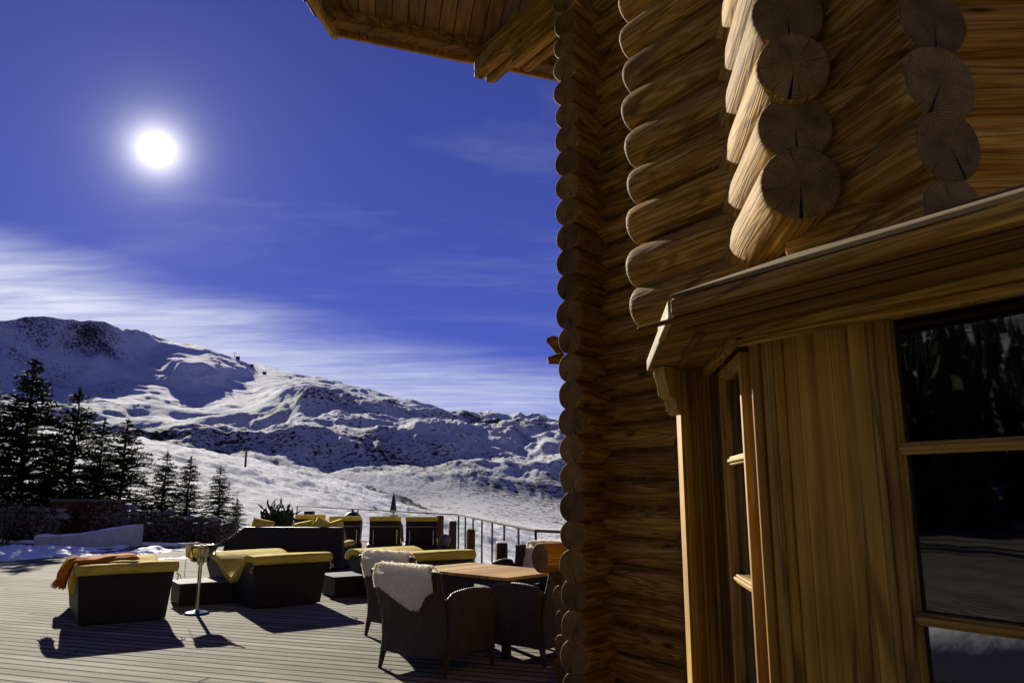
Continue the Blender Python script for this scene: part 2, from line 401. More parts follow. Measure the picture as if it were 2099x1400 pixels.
def mat_stone():
    k = NT('rubble_stone'); v = k.coord((1, 1, 1))
    vo = k.n('ShaderNodeTexVoronoi', i_Scale=2.4); k.l(v, vo.inputs['Vector'])
    c = k.ramp(vo.outputs['Color'], [(0.2, (0.05, 0.042, 0.034)), (0.6, (0.13, 0.11, 0.09)), (0.9, (0.30, 0.27, 0.24))])
    n = k.noise(v, 9, 5, 0.6)
    c = k.mix(0.6, c, k.ramp(n, [(0.3, (0.4, 0.4, 0.4)), (0.7, (1.1, 1.1, 1.1))]), 'MULTIPLY')
    return k.out(c, 0.9, k.bump(n, 0.7, 0.03))
M['stone'] = mat_stone()

# ------------------------------------------------------------------ world and sun
SUN_AZ, SUN_EL = -26.8, 23.1
sd = Vector((math.sin(R(SUN_AZ)) * math.cos(R(SUN_EL)), math.cos(R(SUN_AZ)) * math.cos(R(SUN_EL)), math.sin(R(SUN_EL))))
def make_world():
    w = bpy.data.worlds.new('World'); S.world = w; w.use_nodes = True
    k = NT.__new__(NT); k.t = w.node_tree
    bg = k.t.nodes['Background']
    sky = k.n('ShaderNodeTexSky', sky_type='NISHITA'); sky.sun_disc = False
    sky.sun_elevation = R(SUN_EL); sky.sun_rotation = R(SUN_AZ); sky.altitude = 2500; sky.air_density = 0.8; sky.dust_density = 0.2; sky.ozone_density = 3.0
    tc = k.n('ShaderNodeTexCoord'); vec = tc.outputs['Generated']
    nm = k.n('ShaderNodeVectorMath', operation='NORMALIZE'); k.l(vec, nm.inputs[0])
    sx = k.n('ShaderNodeSeparateXYZ'); k.l(nm.outputs[0], sx.inputs[0])
    X, Y, Z = sx.outputs
    # high thin cloud sheet: project the direction on a plane, streaks run across the view
    zz = k.math('ADD', k.math('MAXIMUM', Z, 0.0), 0.045)
    px = k.math('DIVIDE', X, zz); py = k.math('DIVIDE', Y, zz)
    cb = k.n('ShaderNodeCombineXYZ'); k.l(px, cb.inputs[0]); k.l(py, cb.inputs[1])
    mp = k.n('ShaderNodeMapping'); mp.inputs['Rotation'].default_value = (0, 0, R(14)); mp.inputs['Scale'].default_value = (0.45, 1.2, 1)
    k.l(cb.outputs[0], mp.inputs['Vector'])
    st = k.noise(mp.outputs[0], 0.9, 8, 0.62, 0.5)
    mp2 = k.n('ShaderNodeMapping'); mp2.inputs['Rotation'].default_value = (0, 0, R(14)); mp2.inputs['Scale'].default_value = (1.5, 6.5, 1)
    k.l(cb.outputs[0], mp2.inputs['Vector'])
    st2 = k.noise(mp2.outputs[0], 1.1, 6, 0.6, 0.8)
    # the bank: full under an edge that falls towards the right
    az = k.math('ARCTAN2', X, Y)
    el = k.math('ARCSINE', Z)
    top = k.math('SUBTRACT', 0.243, k.math('MULTIPLY', k.math('ADD', az, 0.33), 0.16))
    bank = k.math('SUBTRACT', top, el)
    mr = k.n('ShaderNodeMapRange', i_From_Min=-0.012, i_From_Max=0.075); mr.interpolation_type = 'SMOOTHSTEP'
    k.l(k.math('ADD', bank, k.math('MULTIPLY', k.math('SUBTRACT', st, 0.5), 0.10)), mr.inputs['Value'])
    side = k.n('ShaderNodeMapRange', i_From_Min=-0.62, i_From_Max=0.22, i_To_Min=1.15, i_To_Max=0.62); k.l(az, side.inputs['Value'])
    dens = k.math('MULTIPLY', mr.outputs[0], k.math('MULTIPLY_ADD', st, 0.85)); k.t.nodes[-2].inputs[2].default_value = 0.42
    dens = k.math('MULTIPLY', dens, side.outputs[0])
    front = k.n('ShaderNodeMapRange', i_From_Min=-0.05, i_From_Max=0.4); k.l(Y, front.inputs['Value'])
    dens = k.math('MULTIPLY', dens, front.outputs[0])
    tex = k.ramp(st2, [(0.28, (0.50, 0.50, 0.50)), (0.68, (1, 1, 1))])
    dens = k.math('MULTIPLY', dens, tex)
    # faint veils higher up
    veil = k.ramp(st, [(0.52, (0, 0, 0)), (0.82, (0.22, 0.22, 0.22))])
    veilm = k.math('MULTIPLY', veil, k.ramp(st2, [(0.3, (0.3, 0.3, 0.3)), (0.7, (1, 1, 1))]))
    dens = k.math('MAXIMUM', dens, veilm, True)
    tint = k.mix(1.0, sky.outputs[0], (0.62, 0.55, 1.25), 'MULTIPLY')
    # level the sky a little: the real one is very even and deep
    base = k.mix(0.80, tint, (0.56, 0.86, 4.1))
    zen0 = k.ramp(k.math('DIVIDE', el, 1.5708), [(0.0, (1, 1, 1)), (0.36, (0.62, 0.62, 0.62)), (0.62, (0.20, 0.20, 0.20)), (1.0, (0.10, 0.10, 0.10))])
    zen = k.n('ShaderNodeMapRange', i_From_Min=0.0, i_From_Max=1.0, i_To_Min=0.0, i_To_Max=1.25); k.l(zen0, zen.inputs['Value'])
    vm = k.n('ShaderNodeVectorMath', operation='SCALE'); k.l(base, vm.inputs[0]); k.l(zen.outputs[0], vm.inputs['Scale'])
    cloud = k.mix(dens, vm.outputs[0], (7.6, 8.0, 9.8))
    # unseen warm cloud glow, added behind the camera to fill the shaded wood
    bk = k.n('ShaderNodeMapRange', i_From_Min=0.05, i_From_Max=-0.45); bk.interpolation_type = 'SMOOTHSTEP'; k.l(Y, bk.inputs['Value'])
    bl = k.n('ShaderNodeMapRange', i_From_Min=0.85, i_From_Max=0.35); bl.interpolation_type = 'SMOOTHSTEP'; k.l(el, bl.inputs['Value'])
    bd_ = k.math('MULTIPLY', k.math('MULTIPLY', bk.outputs[0], k.math('MULTIPLY', bl.outputs[0], 0.03)), k.ramp(st, [(0.3, (0.55, 0.55, 0.55)), (0.6, (1, 1, 1))]))
    cloud = k.mix(bd_, cloud, (8.6, 6.9, 4.4))
    # the sun itself and the bright air around it
    dt = k.n('ShaderNodeVectorMath', operation='DOT_PRODUCT'); k.l(nm.outputs[0], dt.inputs[0]); dt.inputs[1].default_value = sd
    ang = k.math('MULTIPLY', k.math('ARCCOSINE', k.math('MINIMUM', dt.outputs['Value'], 1.0)), 57.2958)
    g1 = k.math('MULTIPLY', k.math('EXPONENT', k.math('MULTIPLY', ang, -1.15)), 34.0)
    g2 = k.math('MULTIPLY', k.math('EXPONENT', k.math('MULTIPLY', ang, -0.20)), 1.3)
    disc = k.math('MULTIPLY', k.math('LESS_THAN', ang, 0.85), 120.0)
    gl = k.math('ADD', k.math('ADD', g1, g2), disc)
    vs = k.n('ShaderNodeVectorMath', operation='SCALE'); vs.inputs[0].default_value = (1.0, 0.97, 0.90); k.l(gl, vs.inputs['Scale'])
    fin = k.n('ShaderNodeVectorMath', operation='ADD'); k.l(cloud, fin.inputs[0]); k.l(vs.outputs[0], fin.inputs[1])
    k.l(fin.outputs[0], bg.inputs['Color']); bg.inputs['Strength'].default_value = 0.05
    w.cycles.sampling_method = 'MANUAL'; w.cycles.sample_map_resolution = 1024
make_world()
sl = bpy.data.lights.new('sun', 'SUN'); sl.energy = 5.0; sl.angle = R(0.5); sl.color = (1.0, 0.93, 0.77)
so = bpy.data.objects.new('sun', sl); COL.objects.link(so)
sl_el = R(21.0); ld = Vector((math.sin(R(SUN_AZ)) * math.cos(sl_el), math.cos(R(SUN_AZ)) * math.cos(sl_el), math.sin(sl_el)))
so.rotation_euler = (-ld).to_track_quat('-Z', 'Y').to_euler(); so.location = (0, 0, 30)
S.view_settings.view_transform = 'Standard'; S.view_settings.look = 'None'
S.view_settings.exposure = 0.92; S.view_settings.gamma = 1.0
S.render.engine = 'CYCLES'
S.cycles.max_bounces = 6; S.cycles.diffuse_bounces = 4; S.cycles.transparent_max_bounces = 6

# ------------------------------------------------------------------ terrain
# profile of the mountain: for a few bearings, (picture height, distance) of five points from foot to ridge
PROF = {
    -400: [(1000, 500), (900, 800), (800, 1250), (720, 1450), (690, 1600)],
    -60: [(1000, 500), (900, 850), (798, 1400), (720, 1560), (668, 1680)],
    60: [(1000, 500), (890, 900), (798, 1500), (720, 1660), (656, 1790)],
    190: [(1000, 500), (890, 900), (792, 1500), (735, 1640), (661, 1800)],
    240: [(980, 500), (885, 900), (785, 1480), (735, 1680), (676, 1860)],
    300: [(960, 500), (880, 880), (792, 1500), (738, 1780), (693, 2000)],
    350: [(955, 500), (880, 880), (806, 1420), (742, 1540), (706, 2060)],
    400: [(950, 500), (880, 880), (806, 1450), (744, 1560), (712, 2140)],
    440: [(950, 500), (885, 850), (795, 1500), (750, 1630), (733, 2150)],
    500: [(955, 500), (895, 820), (800, 1500), (762, 1980), (743, 2250)],
    600: [(975, 480), (890, 760), (825, 920), (795, 1500), (775, 2050)],
    700: [(995, 460), (920, 700), (850, 900), (818, 1350), (800, 1850)],
    850: [(1035, 420), (960, 600), (885, 830), (848, 1150), (832, 1650)],
    1000: [(1060, 380), (990, 560), (915, 760), (880, 1050), (860, 1500)],
    1200: [(1085, 380), (1010, 560), (945, 760), (915, 1050), (893, 1450)],
    1700: [(1100, 380), (1040, 560), (985, 760), (960, 1050), (950, 1450)],
}
# near spur: (picture x) -> (ridge picture height, distance)
NEAR = {-400: (880, 300), 0: (885, 300), 280: (903, 300), 380: (925, 300), 500: (945, 290), 600: (968, 280), 700: (988, 265), 800: (1016, 250), 870: (1036, 240), 1000: (1062, 225), 1140: (1100, 200), 1300: (1130, 180), 1700: (1200, 150)}
kp = sorted(PROF); kn_ = sorted(NEAR)
def _interp(px):
    out = []
    for i in range(5):
        ys = []; rr_ = []
        for o_, w_ in ((-18, 1), (-12, 2), (-6, 3), (0, 3.5), (6, 3), (12, 2), (18, 1)):
            ys.append(w_ * np.interp(px + o_, kp, [PROF[k][i][0] for k in kp])); rr_.append(w_ * np.interp(px + o_, kp, [PROF[k][i][1] for k in kp]))
        out.append((sum(ys) / 15.5, sum(rr_) / 15.5))
    return out
def fbm(x, y, sc, oct=5, H=0.9, seed=0.0):
    return noise.fractal(Vector((x / sc + seed, y / sc - seed, seed)), H, 2.1, oct)
def deck_ground(az, r):
    """ground just outside the terrace"""
    return -0.9
_cache = {}
def column(azdeg):
    key = round(azdeg, 4)
    if key in _cache: return _cache[key]
    a = azdeg
    if abs(a) < 62:
        px = 1049.5 + F / 0.981 * math.tan(R(a))     # at the horizon
        px = max(-400, min(1700, px))
    else: px = -400 if a < 0 else 1700
    ca = math.cos(R(max(-60, min(60, a))))
    # a distance is measured along the forward axis; keep it a true radius
    ny, nr = np.interp(px, kn_, [NEAR[k][0] for k in kn_]), np.interp(px, kn_, [NEAR[k][1] for k in kn_])
    nz = EYE + tanE(ny) * nr * ca
    rs = [0, 24, 45, nr * 0.45, nr, nr * 1.12]
    zs = [-1.2, -1.2, -3.0, (-3.0 * 0.45 + nz * 0.55) - 1.5, nz, nz - 6]
    for (py, r) in _interp(px):
        rs.append(r); zs.append(EYE + tanE(py) * r * ca)
    rs.append(rs[-1] * 1.12); zs.append(zs[-1] - rs[-1] * 0.03)
    rs.append(rs[-1] * 1.6); zs.append(zs[-1] - rs[-1] * 0.10)
    # blend into the hills that stand around and behind the camera
    if a < -42 or a > 20:
        w = min(1.0, (abs(a + 42) if a < 0 else abs(a - 20)) / 22.0); w = w * w * (3 - 2 * w)
        hr = [0, 24, 45, 90, 200, 420, 700, 1000, 1400, 1900, 2600, 4000]
        hz = [-1.2, -1.0, 0.5, 8, 32, 84, 140, 180, 205, 210, 190, 120]
        if 20 < a < 100: hz = [-1.2, -1.5, -4, -10, -12, 5, 40, 90, 130, 150, 100, 0]
        rr = sorted(set(rs + hr))
        za = np.interp(rr, rs, zs); zb = np.interp(rr, hr, hz)
        rs = rr; zs = list(za * (1 - w) + zb * w)
    _cache[key] = (rs, zs, px, nr)
    return _cache[key]
def pscale(x):    # smooth step
    x = max(0.0, min(1.0, x)); return x * x * (3 - 2 * x)
def bump_field(x, y, r, px, nr):
    """relief added to the smooth profile, and the amount of bare rock"""
    if r < 40: return 0.0, 0.30
    yy = None
    if r < nr * 1.06:
        a = pscale((r - 40) / 120)
        h = fbm(x, y, 26, 5, 0.8, 3.1) * 1.3 * a + fbm(x, y, 90, 3, 1.0, 8.0) * 1.6 * a + fbm(x, y, 6, 4, 0.6, 4.4) * 0.55 * a
        rock = 0.39 + 0.10 * fbm(x, y, 30, 3, 1.0, 1.0)
        rk = 1 - abs(r - nr * 0.97) / (nr * 0.075)
        if rk > 0: rock += 0.24 * pscale(rk) * pscale(0.5 + fbm(x, y, 25, 3, 1, 7.0))
        h += 1.2 * pscale(max(0, rk)) * abs(fbm(x, y, 14, 3, 0.8, 2.0))
        return h, rock
    far = pscale((r - 420) / 200)
    h = fbm(x, y, 420, 4, 0.9, 5.5) * 13 * far + fbm(x, y, 130, 3, 0.9, 15.5) * 2.6 * far
    # rough lower shoulders on the right, smooth pistes in the middle
    rough = pscale((px - 500) / 160) * (1 - 0.6 * pscale((r - 1050) / 500))
    rough = max(rough, 0.9 * pscale((1080 - r) / 350) )
    rough = max(rough, 0.30 * pscale((330 - px) / 120))
    n = fbm(x, y, 150, 6, 0.82, 2.2)
    rid = 1.0 - abs(fbm(x, y, 170, 5, 0.8, 7.7)) * 1.7
    aa = math.atan2(x, y)
    gu = 1.0 - abs(noise.fractal(Vector((aa * 15 + 0.5 * n + r / 700.0, r / 380.0, 3.0)), 0.85, 2.15, 5)) * 2.0
    h += gu * 6.5 * max(rough, 0.25) * far * min(1.0, r / 1200.0)
    xr, yr = x * 0.80 + y * 0.60, -x * 0.60 + y * 0.80
    big = 1.0 - abs(noise.fractal(Vector((xr / 330.0 + 2.0, yr / 210.0, 7.0)), 1.15, 2.1, 4)) * 2.2
    h += big * 20 * rough * far
    h += (n * 6 + rid * 2) * rough * far + fbm(x, y, 30, 4, 0.8, 6.6) * 2.2 * (0.25 + rough) * far
    h += fbm(x, y, 60, 4, 0.8, 4.0) * 3.0 * rough * far
    rock = 0.34 + 0.17 * rough + 0.10 * fbm(x, y, 300, 3, 1, 9.0)
    if px < 330: rock += 0.05 + 0.10 * pscale((r - 1600) / 150)
    return h, rock
TG = {}
def height(x, y):
    a = math.degrees(math.atan2(x, y)); r = math.hypot(x, y)
    i = int(np.searchsorted(TG['az'], a)) - 1; i = max(0, min(len(TG['az']) - 2, i))
    t = (a - TG['az'][i]) / (TG['az'][i + 1] - TG['az'][i]); t = max(0, min(1, t))
    return float((1 - t) * np.interp(r, TG['r'], TG['z'][i]) + t * np.interp(r, TG['r'], TG['z'][i + 1]))
def make_terrain():
    azs = []
    a = -180.0
    while a < 180:
        azs.append(a)
        a += 0.085 if -36 <= a < 8 else (0.5 if -50 <= a < 25 else 2.0)
    rs_ = [0.5, 12, 24, 30, 38, 48, 60]
    r = 60
    while r < 3600:
        r *= 1.0125 if r < 430 else (1.0062 if r < 2500 else 1.03); rs_.append(r)
    nA, nR = len(azs), len(rs_)
    Z = np.zeros((nA, nR)); info = []
    ra = np.array(rs_)
    for i, a in enumerate(azs):
        cs, cz, px, nr = column(a); info.append((px, nr))
        zi = np.interp(rs_, cs, cz)
        for _ in range(3): zi[3:-1] = (zi[2:-2] + 2 * zi[3:-1] + zi[4:]) / 4
        Z[i] = zi
    vs = []; rocks = []; ZZ = np.zeros((nA, nR))
    for i, a in enumerate(azs):
        ax, ay = math.sin(R(a)), math.cos(R(a)); px, nr = info[i]
        fine = -35 <= a < 7
        for j, r in enumerate(rs_):
            x, y = ax * r, ay * r; z0 = Z[i, j]
            if fine and r > 600:
                k = pscale((r - 600) / 300)
                di = i + k * (9 * fbm(x, y, 260, 4, 0.8, 21.0) + 2.5 * fbm(x, y, 50, 3, 0.8, 5.0)); di = max(0, min(nA - 2, di)); i0 = int(di); ti = di - i0
                rr = r + k * (55 * fbm(x, y, 230, 4, 0.8, 31.0) * (1 - pscale((r - 1500) / 600)) + 10 * fbm(x, y, 60, 3, 0.8, 11.0))
                z0 = (1 - ti) * np.interp(rr, ra, Z[i0]) + ti * np.interp(rr, ra, Z[i0 + 1])
            h, rk = bump_field(x, y, r, px, nr)
            ZZ[i, j] = z0 + h; vs.append((x, y, float(z0) + h)); rocks.append(rk)
    TG['az'] = np.array(azs); TG['r'] = ra; TG['z'] = ZZ
    fs = []
    for i in range(nA):
        i2 = (i + 1) % nA
        for j in range(nR - 1):
            fs.append((i * nR + j, i * nR + j + 1, i2 * nR + j + 1, i2 * nR + j))
    me = bpy.data.meshes.new('mountain_terrain'); me.from_pydata(vs, [], fs)
    at = me.attributes.new('rock', 'FLOAT', 'POINT'); at.data.foreach_set('value', rocks)
    me.materials.append(M['mountain']); me.polygons.foreach_set('use_smooth', [True] * len(fs)); me.update()
    o = bpy.data.objects.new('mountain_terrain', me); COL.objects.link(o)
    tag(o, 'snowy mountain and slopes around the terrace', kind='structure')
    return o
make_terrain()

# ------------------------------------------------------------------ terrace
deck_poly = [(-34, 29.3), (-9.0, 22.9), (-10.2, 31.0), (-9.2, 32.9), (-1.45, 20.2), (0.42, 11.4), (4, 10), (12, 8), (12, -14), (-34, -14)]
mb = MB(); mb.prism(deck_poly, -0.35, 0.0)
o = mb.build('deck', M['deck']); tag(o, kind='structure')
mb = MB()
e0, e1 = Vector((-9.05, 22.86, 0)), Vector((-34, 29.25, 0)); dd = (e1 - e0).normalized(); nn = Vector((dd.y, -dd.x, 0))
mb.wallbox(e0, dd, nn, 0, 26, 0.004, 0.10, -0.12, 0.06)
o = mb.build('deck_kerb', M['snow'], bevel=0.02); tag(o, kind='structure')
# thin snow lying on the terrace in the corner under the trees
def snow_patch():
    c = Vector((-14.2, 20.6, 0)); mb = MB(); nx, ny = 120, 70
    vs = []; keep = {}
    L, Wd = 6.8, 2.6
    for j in range(ny + 1):
        for i in range(nx + 1):
            x = (i / nx * 2 - 1) * L; y = (j / ny * 2 - 1) * Wd
            e = 1 - math.sqrt((x / L) ** 2 + (y / Wd) ** 2)
            h = 0.5 * e + 0.33 * noise.fractal(Vector((x * 0.9, y * 0.9, 3.3)), 0.8, 2.1, 5) + 0.08 * noise.fractal(Vector((x * 4, y * 4, 1)), 0.8, 2.1, 3)
            p = c + dd * -x + Vector((-dd.y, dd.x, 0)) * y
            vs.append((p.x, p.y, min(0.22, h * 0.42 - 0.05)))
    fs = []
    for j in range(ny):
        for i in range(nx):
            q = (j * (nx + 1) + i, j * (nx + 1) + i + 1, (j + 1) * (nx + 1) + i + 1, (j + 1) * (nx + 1) + i)
            if max(vs[k][2] for k in q) > 0.0: fs.append(q)
    mb.add(vs, fs, 0, True)
    o = mb.build('snow_patch', M['snow']); tag(o, 'shallow shadowed snow heap on the deck below the trees', kind='structure')
snow_patch()

# ------------------------------------------------------------------ log cabin
cabin = empty('log_cabin', (0.9, 5.0, 0), 0, 'golden log cabin with stacked round log corners, bay window and wide eaves', 'cabin')
CAB = Vector((0.9, 5.0, 0))
_lm = {}
def log_mesh(L, r, seed, tip=0.012, mat='log'):
    rnd = random.Random(seed)
    seg = 28; st = max(6, int(L / 0.07)); vs = []; fs = []; mi = []; sm = []
    xs = [0.0, tip * 0.35, tip, tip * 2.2] + [tip * 2.2 + (L - tip * 4.4) * i / st for i in range(1, st)] + [L - tip * 2.2, L - tip, L - tip * 0.35, L]
    rr = [0.90, 0.955, 0.985, 1.0] + [1.0] * (st - 1) + [1.0, 0.985, 0.955, 0.90]
    so = rnd.random() * 50
    ox = rnd.uniform(-0.004, 0.004)
    for x, q in zip(xs, rr):
        for k in range(seg):
            a = 2 * math.pi * k / seg
            w = 1 + 0.035 * noise.noise(Vector((x * 1.6 + so, math.cos(a) * 1.1, math.sin(a) * 1.1))) + 0.014 * noise.noise(Vector((x * 7 + so, math.cos(a) * 5, math.sin(a) * 5)))
            vs.append((x + ox * (math.cos(a)) , r * q * w * math.cos(a), r * q * w * math.sin(a)))
    n = len(xs)
    for i in range(n - 1):
        for k in range(seg):
            fs.append((i * seg + k, i * seg + (k + 1) % seg, (i + 1) * seg + (k + 1) % seg, (i + 1) * seg + k)); mi.append(1 if (i == 0 or i == n - 2) else 0); sm.append(True)
    fs.append(tuple(range(seg))[::-1]); mi.append(1); sm.append(False)
    fs.append(tuple(range((n - 1) * seg, n * seg))); mi.append(1); sm.append(False)
    me = bpy.data.meshes.new('log'); me.from_pydata(vs, [], fs)
    me.materials.append(M[mat]); me.materials.append(M['end'])
    me.polygons.foreach_set('material_index', mi); me.polygons.foreach_set('use_smooth', sm); me.update()
    return me
def log(P, d, L, r, parent, seed, tip=0.012, name='log', mat='log'):
    rnd = random.Random(seed * 31 + 5)
    d = Vector(d).normalized(); z = Vector((0, 0, 1)); y = z.cross(d).normalized(); z = d.cross(y)
    me = log_mesh(L, r * rnd.uniform(0.93, 1.035), seed, tip, mat)
    o = bpy.data.objects.new(name, me); link(o, parent)
    Mx = Matrix(((d.x, y.x, z.x, P[0] - CAB.x), (d.y, y.y, z.y, P[1] - CAB.y), (d.z, y.z, z.z, P[2] - CAB.z), (0, 0, 0, 1)))
    o.matrix_basis = Mx @ Matrix.Diagonal((1, rnd.uniform(0.95, 1.04), rnd.uniform(0.96, 1.04), 1)) @ Matrix.Rotation(rnd.uniform(-0.5, 0.5), 4, 'X')
    return o
def cab(mb):      # shift a mesh builder into the cabin's frame
    mb.v = [(a - CAB.x, b - CAB.y, c) for a, b, c in mb.v]; return mb
def log_wall(P0, d, L, r, z0, pitch, n, seed, thick=0.09, a0=None, a1=None, tip=0.012, jit=0.02, core=True, mat='log'):
    """a wall of logs: the dark core between the logs is the part, each log a sub-part"""
    d = Vector(d).normalized(); side = Vector((-d.y, d.x, 0))
    mb = MB(); a0 = 0.12 if a0 is None else a0; a1 = L - 0.12 if a1 is None else a1
    mb.wallbox(Vector(P0), d, side, a0, a1, max(0.0, z0 - pitch * 0.6), z0 + pitch * (n - 1) + pitch * 0.3, -thick * 0.5, thick * 0.5)
    w = cab(mb).build('log_wall', M['soffit'], cabin)
    rnd = random.Random(seed)
    for k in range(n):
        j = rnd.uniform(-jit, jit)
        P = Vector(P0) + d * j; P.z = z0 + pitch * k + rnd.uniform(-0.004, 0.004)
        log(P, d, L + rnd.uniform(-jit, jit) * 0.4 - j, r, w, seed * 100 + k, tip, 'log', mat)
    return w
PA = Vector((0.72, 5.80, 0))
# wall B, seen between the far corner and the bay (runs away to the left)
log_wall(PA + V * 0.115 - U * 0.98, U, 1.12, 0.1085, 0.10, 0.207, 29, 1, a0=0.05, a1=1.0)
# far corner: log ends that look at the camera
WA = -azd(39)
log_wall(PA + U * 0.13 - WA * 0.55, WA, 0.89, 0.119, 0.205, 0.207, 29, 2, a0=0.0, a1=0.45)
# second corner, half hidden by the bay
log_wall(PA - U * 0.89 - WA * 0.5, WA, 0.58, 0.117, 0.205, 0.207, 11, 3, a0=0.0, a1=0.4)
# upper walls of the turret
wC = Vector((0.68, 3.80, 0))
log_wall(wC - U * 1.25, U, 1.25, 0.1165, 2.49, 0.215, 9, 4, a0=0.0, a1=0.45, tip=0.03, jit=0.035)
pE = Vector((1.0, 2.45, 0))
log_wall(pE, D, 0.92, 0.134, 2.60, 0.215, 8, 5, a0=0.2, a1=0.7, tip=0.016, jit=0.02)
pG = Vector((1.142, 2.731, 0))
log_wall(pG + U * 0.04, -U, 0.42, 0.130, 2.275, 0.215, 8, 6, a0=0.0, a1=0.4)
wF = azd(168)
log_wall(Vector((1.345, 2.16, 0)) - wF * 0.50, wF, 0.50, 0.128, 2.385, 0.215, 8, 9, a0=0.0, a1=0.2)
log_wall(Vector((1.36, 2.47, 0)), Vector((0.998, -0.05, 0)), 1.6, 0.130, 2.275, 0.215, 8, 7, a0=0.0, mat='log_lit')  # right-hand wall, its bounce-lit look painted into the log colour
# low porch wall behind the far corner: top log sticks out
pW = G(1106, 1393, 0); pW = Vector((0.235, 6.5, 0))
log_wall(pW + V * 0.19, V, 0.85, 0.10, 0.12, 0.19, 5, 8, a0=0.05, a1=0.85)
w = [c for c in cabin.children][-1]
log(Vector((pW.x - 0.01, pW.y, 1.02)), V, 1.0, 0.115, w, 977)

# inner block of the house so that no sky shows between walls
mb = MB()
q = [PA + V * 0.2 - U * 0.9, PA + V * 0.2 + U * 0.05, PA + V * 4 + U * 0.05, PA + V * 5 - U * 6, Vector((4.2, 2.55, 0)), Vector((1.75, 2.66, 0)), Vector((1.30, 2.90, 0)), Vector((1.30, 3.75, 0))]
mb.prism([(p.x, p.y) for p in q], 2.25, 6.0)
cab(mb).build('inner_wall', M['soffit'], cabin)
mb = MB()
q = [PA + V * 0.2 - U * 0.9, PA + V * 0.2 + U * 0.05, PA + V * 4 + U * 0.05, PA + V * 4 - U * 0.9]
mb.prism([(p.x, p.y) for p in q], 0.0, 2.25)
cab(mb).build('inner_wall', M['soffit'], cabin)

# purlins sticking out under the roof
K0 = PA + V * 0.115
for (s1, z, r, nm) in ((2.05, 6.12, 0.15, 11), (1.34, 5.88, 0.13, 12)):
    mb = MB()
    mb.box((s1 / 2, 0, 0.03), (s1, r * 1.75, r * 1.5)); mb.box((s1 / 2 - 0.004, r * 0.49, -r * 0.72 - 0.005), (s1, r * 0.78, r * 0.62)); mb.box((s1 / 2 - 0.004, -r * 0.49, -r * 0.72 - 0.005), (s1, r * 0.78, r * 0.62))
    o = mb.build('purlin', M['log'], cabin, bevel=0.03); o.location = (K0.x - CAB.x, K0.y - CAB.y, z); o.rotation_euler = (0, 0, math.atan2(U.y, U.x))

# ---- main roof: boarded underside, barge board, fascia, tiles
L0 = W(690, 62, 6.75); R0 = W(1140, 156, 8.25)
rk = (R0 - L0).normalized()
R1 = L0 + rk * 7.0
side = Vector((-0.17, -0.985, 0.02)).normalized()
L1 = L0 + side * 2.6; 
nrm = rk.cross(-side).normalized()
if nrm.z < 0: nrm = -nrm
def slab(corners, n, t0, t1, name, mat, parent, bev=0):
    mb = MB(); c = [Vector(p) for p in corners]; k = len(c)
    vs = [p + n * t0 for p in c] + [p + n * t1 for p in c]
    fs = [tuple(range(k))[::-1], tuple(range(k, 2 * k))] + [(i, (i + 1) % k, k + (i + 1) % k, k + i) for i in range(k)]
    mb.add(vs, fs); return cab(mb).build(name, mat, parent, bevel=bev, fixn=True)
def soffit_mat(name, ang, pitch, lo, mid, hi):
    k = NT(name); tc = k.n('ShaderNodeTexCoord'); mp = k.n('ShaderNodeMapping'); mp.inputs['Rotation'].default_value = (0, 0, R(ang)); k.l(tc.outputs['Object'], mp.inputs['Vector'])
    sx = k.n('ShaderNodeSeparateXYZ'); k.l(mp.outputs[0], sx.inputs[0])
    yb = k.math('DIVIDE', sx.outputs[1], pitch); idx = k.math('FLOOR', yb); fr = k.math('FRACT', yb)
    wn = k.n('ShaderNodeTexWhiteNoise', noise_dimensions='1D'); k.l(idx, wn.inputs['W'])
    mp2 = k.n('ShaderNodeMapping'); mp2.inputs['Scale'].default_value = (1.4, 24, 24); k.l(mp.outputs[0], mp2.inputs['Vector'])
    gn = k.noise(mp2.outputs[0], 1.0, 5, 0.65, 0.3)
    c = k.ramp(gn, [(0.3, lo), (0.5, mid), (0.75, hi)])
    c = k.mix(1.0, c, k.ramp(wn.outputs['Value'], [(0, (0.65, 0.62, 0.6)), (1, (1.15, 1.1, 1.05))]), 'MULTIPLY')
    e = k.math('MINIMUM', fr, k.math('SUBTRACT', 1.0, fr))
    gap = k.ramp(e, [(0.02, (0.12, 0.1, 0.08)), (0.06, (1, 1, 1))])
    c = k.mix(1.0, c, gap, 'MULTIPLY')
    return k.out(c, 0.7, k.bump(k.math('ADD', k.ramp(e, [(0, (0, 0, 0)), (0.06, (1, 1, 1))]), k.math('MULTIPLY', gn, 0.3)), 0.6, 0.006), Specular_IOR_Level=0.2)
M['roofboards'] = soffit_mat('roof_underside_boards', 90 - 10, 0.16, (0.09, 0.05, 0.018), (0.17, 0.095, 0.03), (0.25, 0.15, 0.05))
roof_poly = [L0, R1, R1 + side * 9, L0 + side * 9]
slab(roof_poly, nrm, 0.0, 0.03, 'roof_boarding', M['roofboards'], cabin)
slab([p + (Vector((0, 0, 0))) for p in roof_poly], nrm, 0.032, 0.12, 'roof_deck', M['soffit'], cabin)
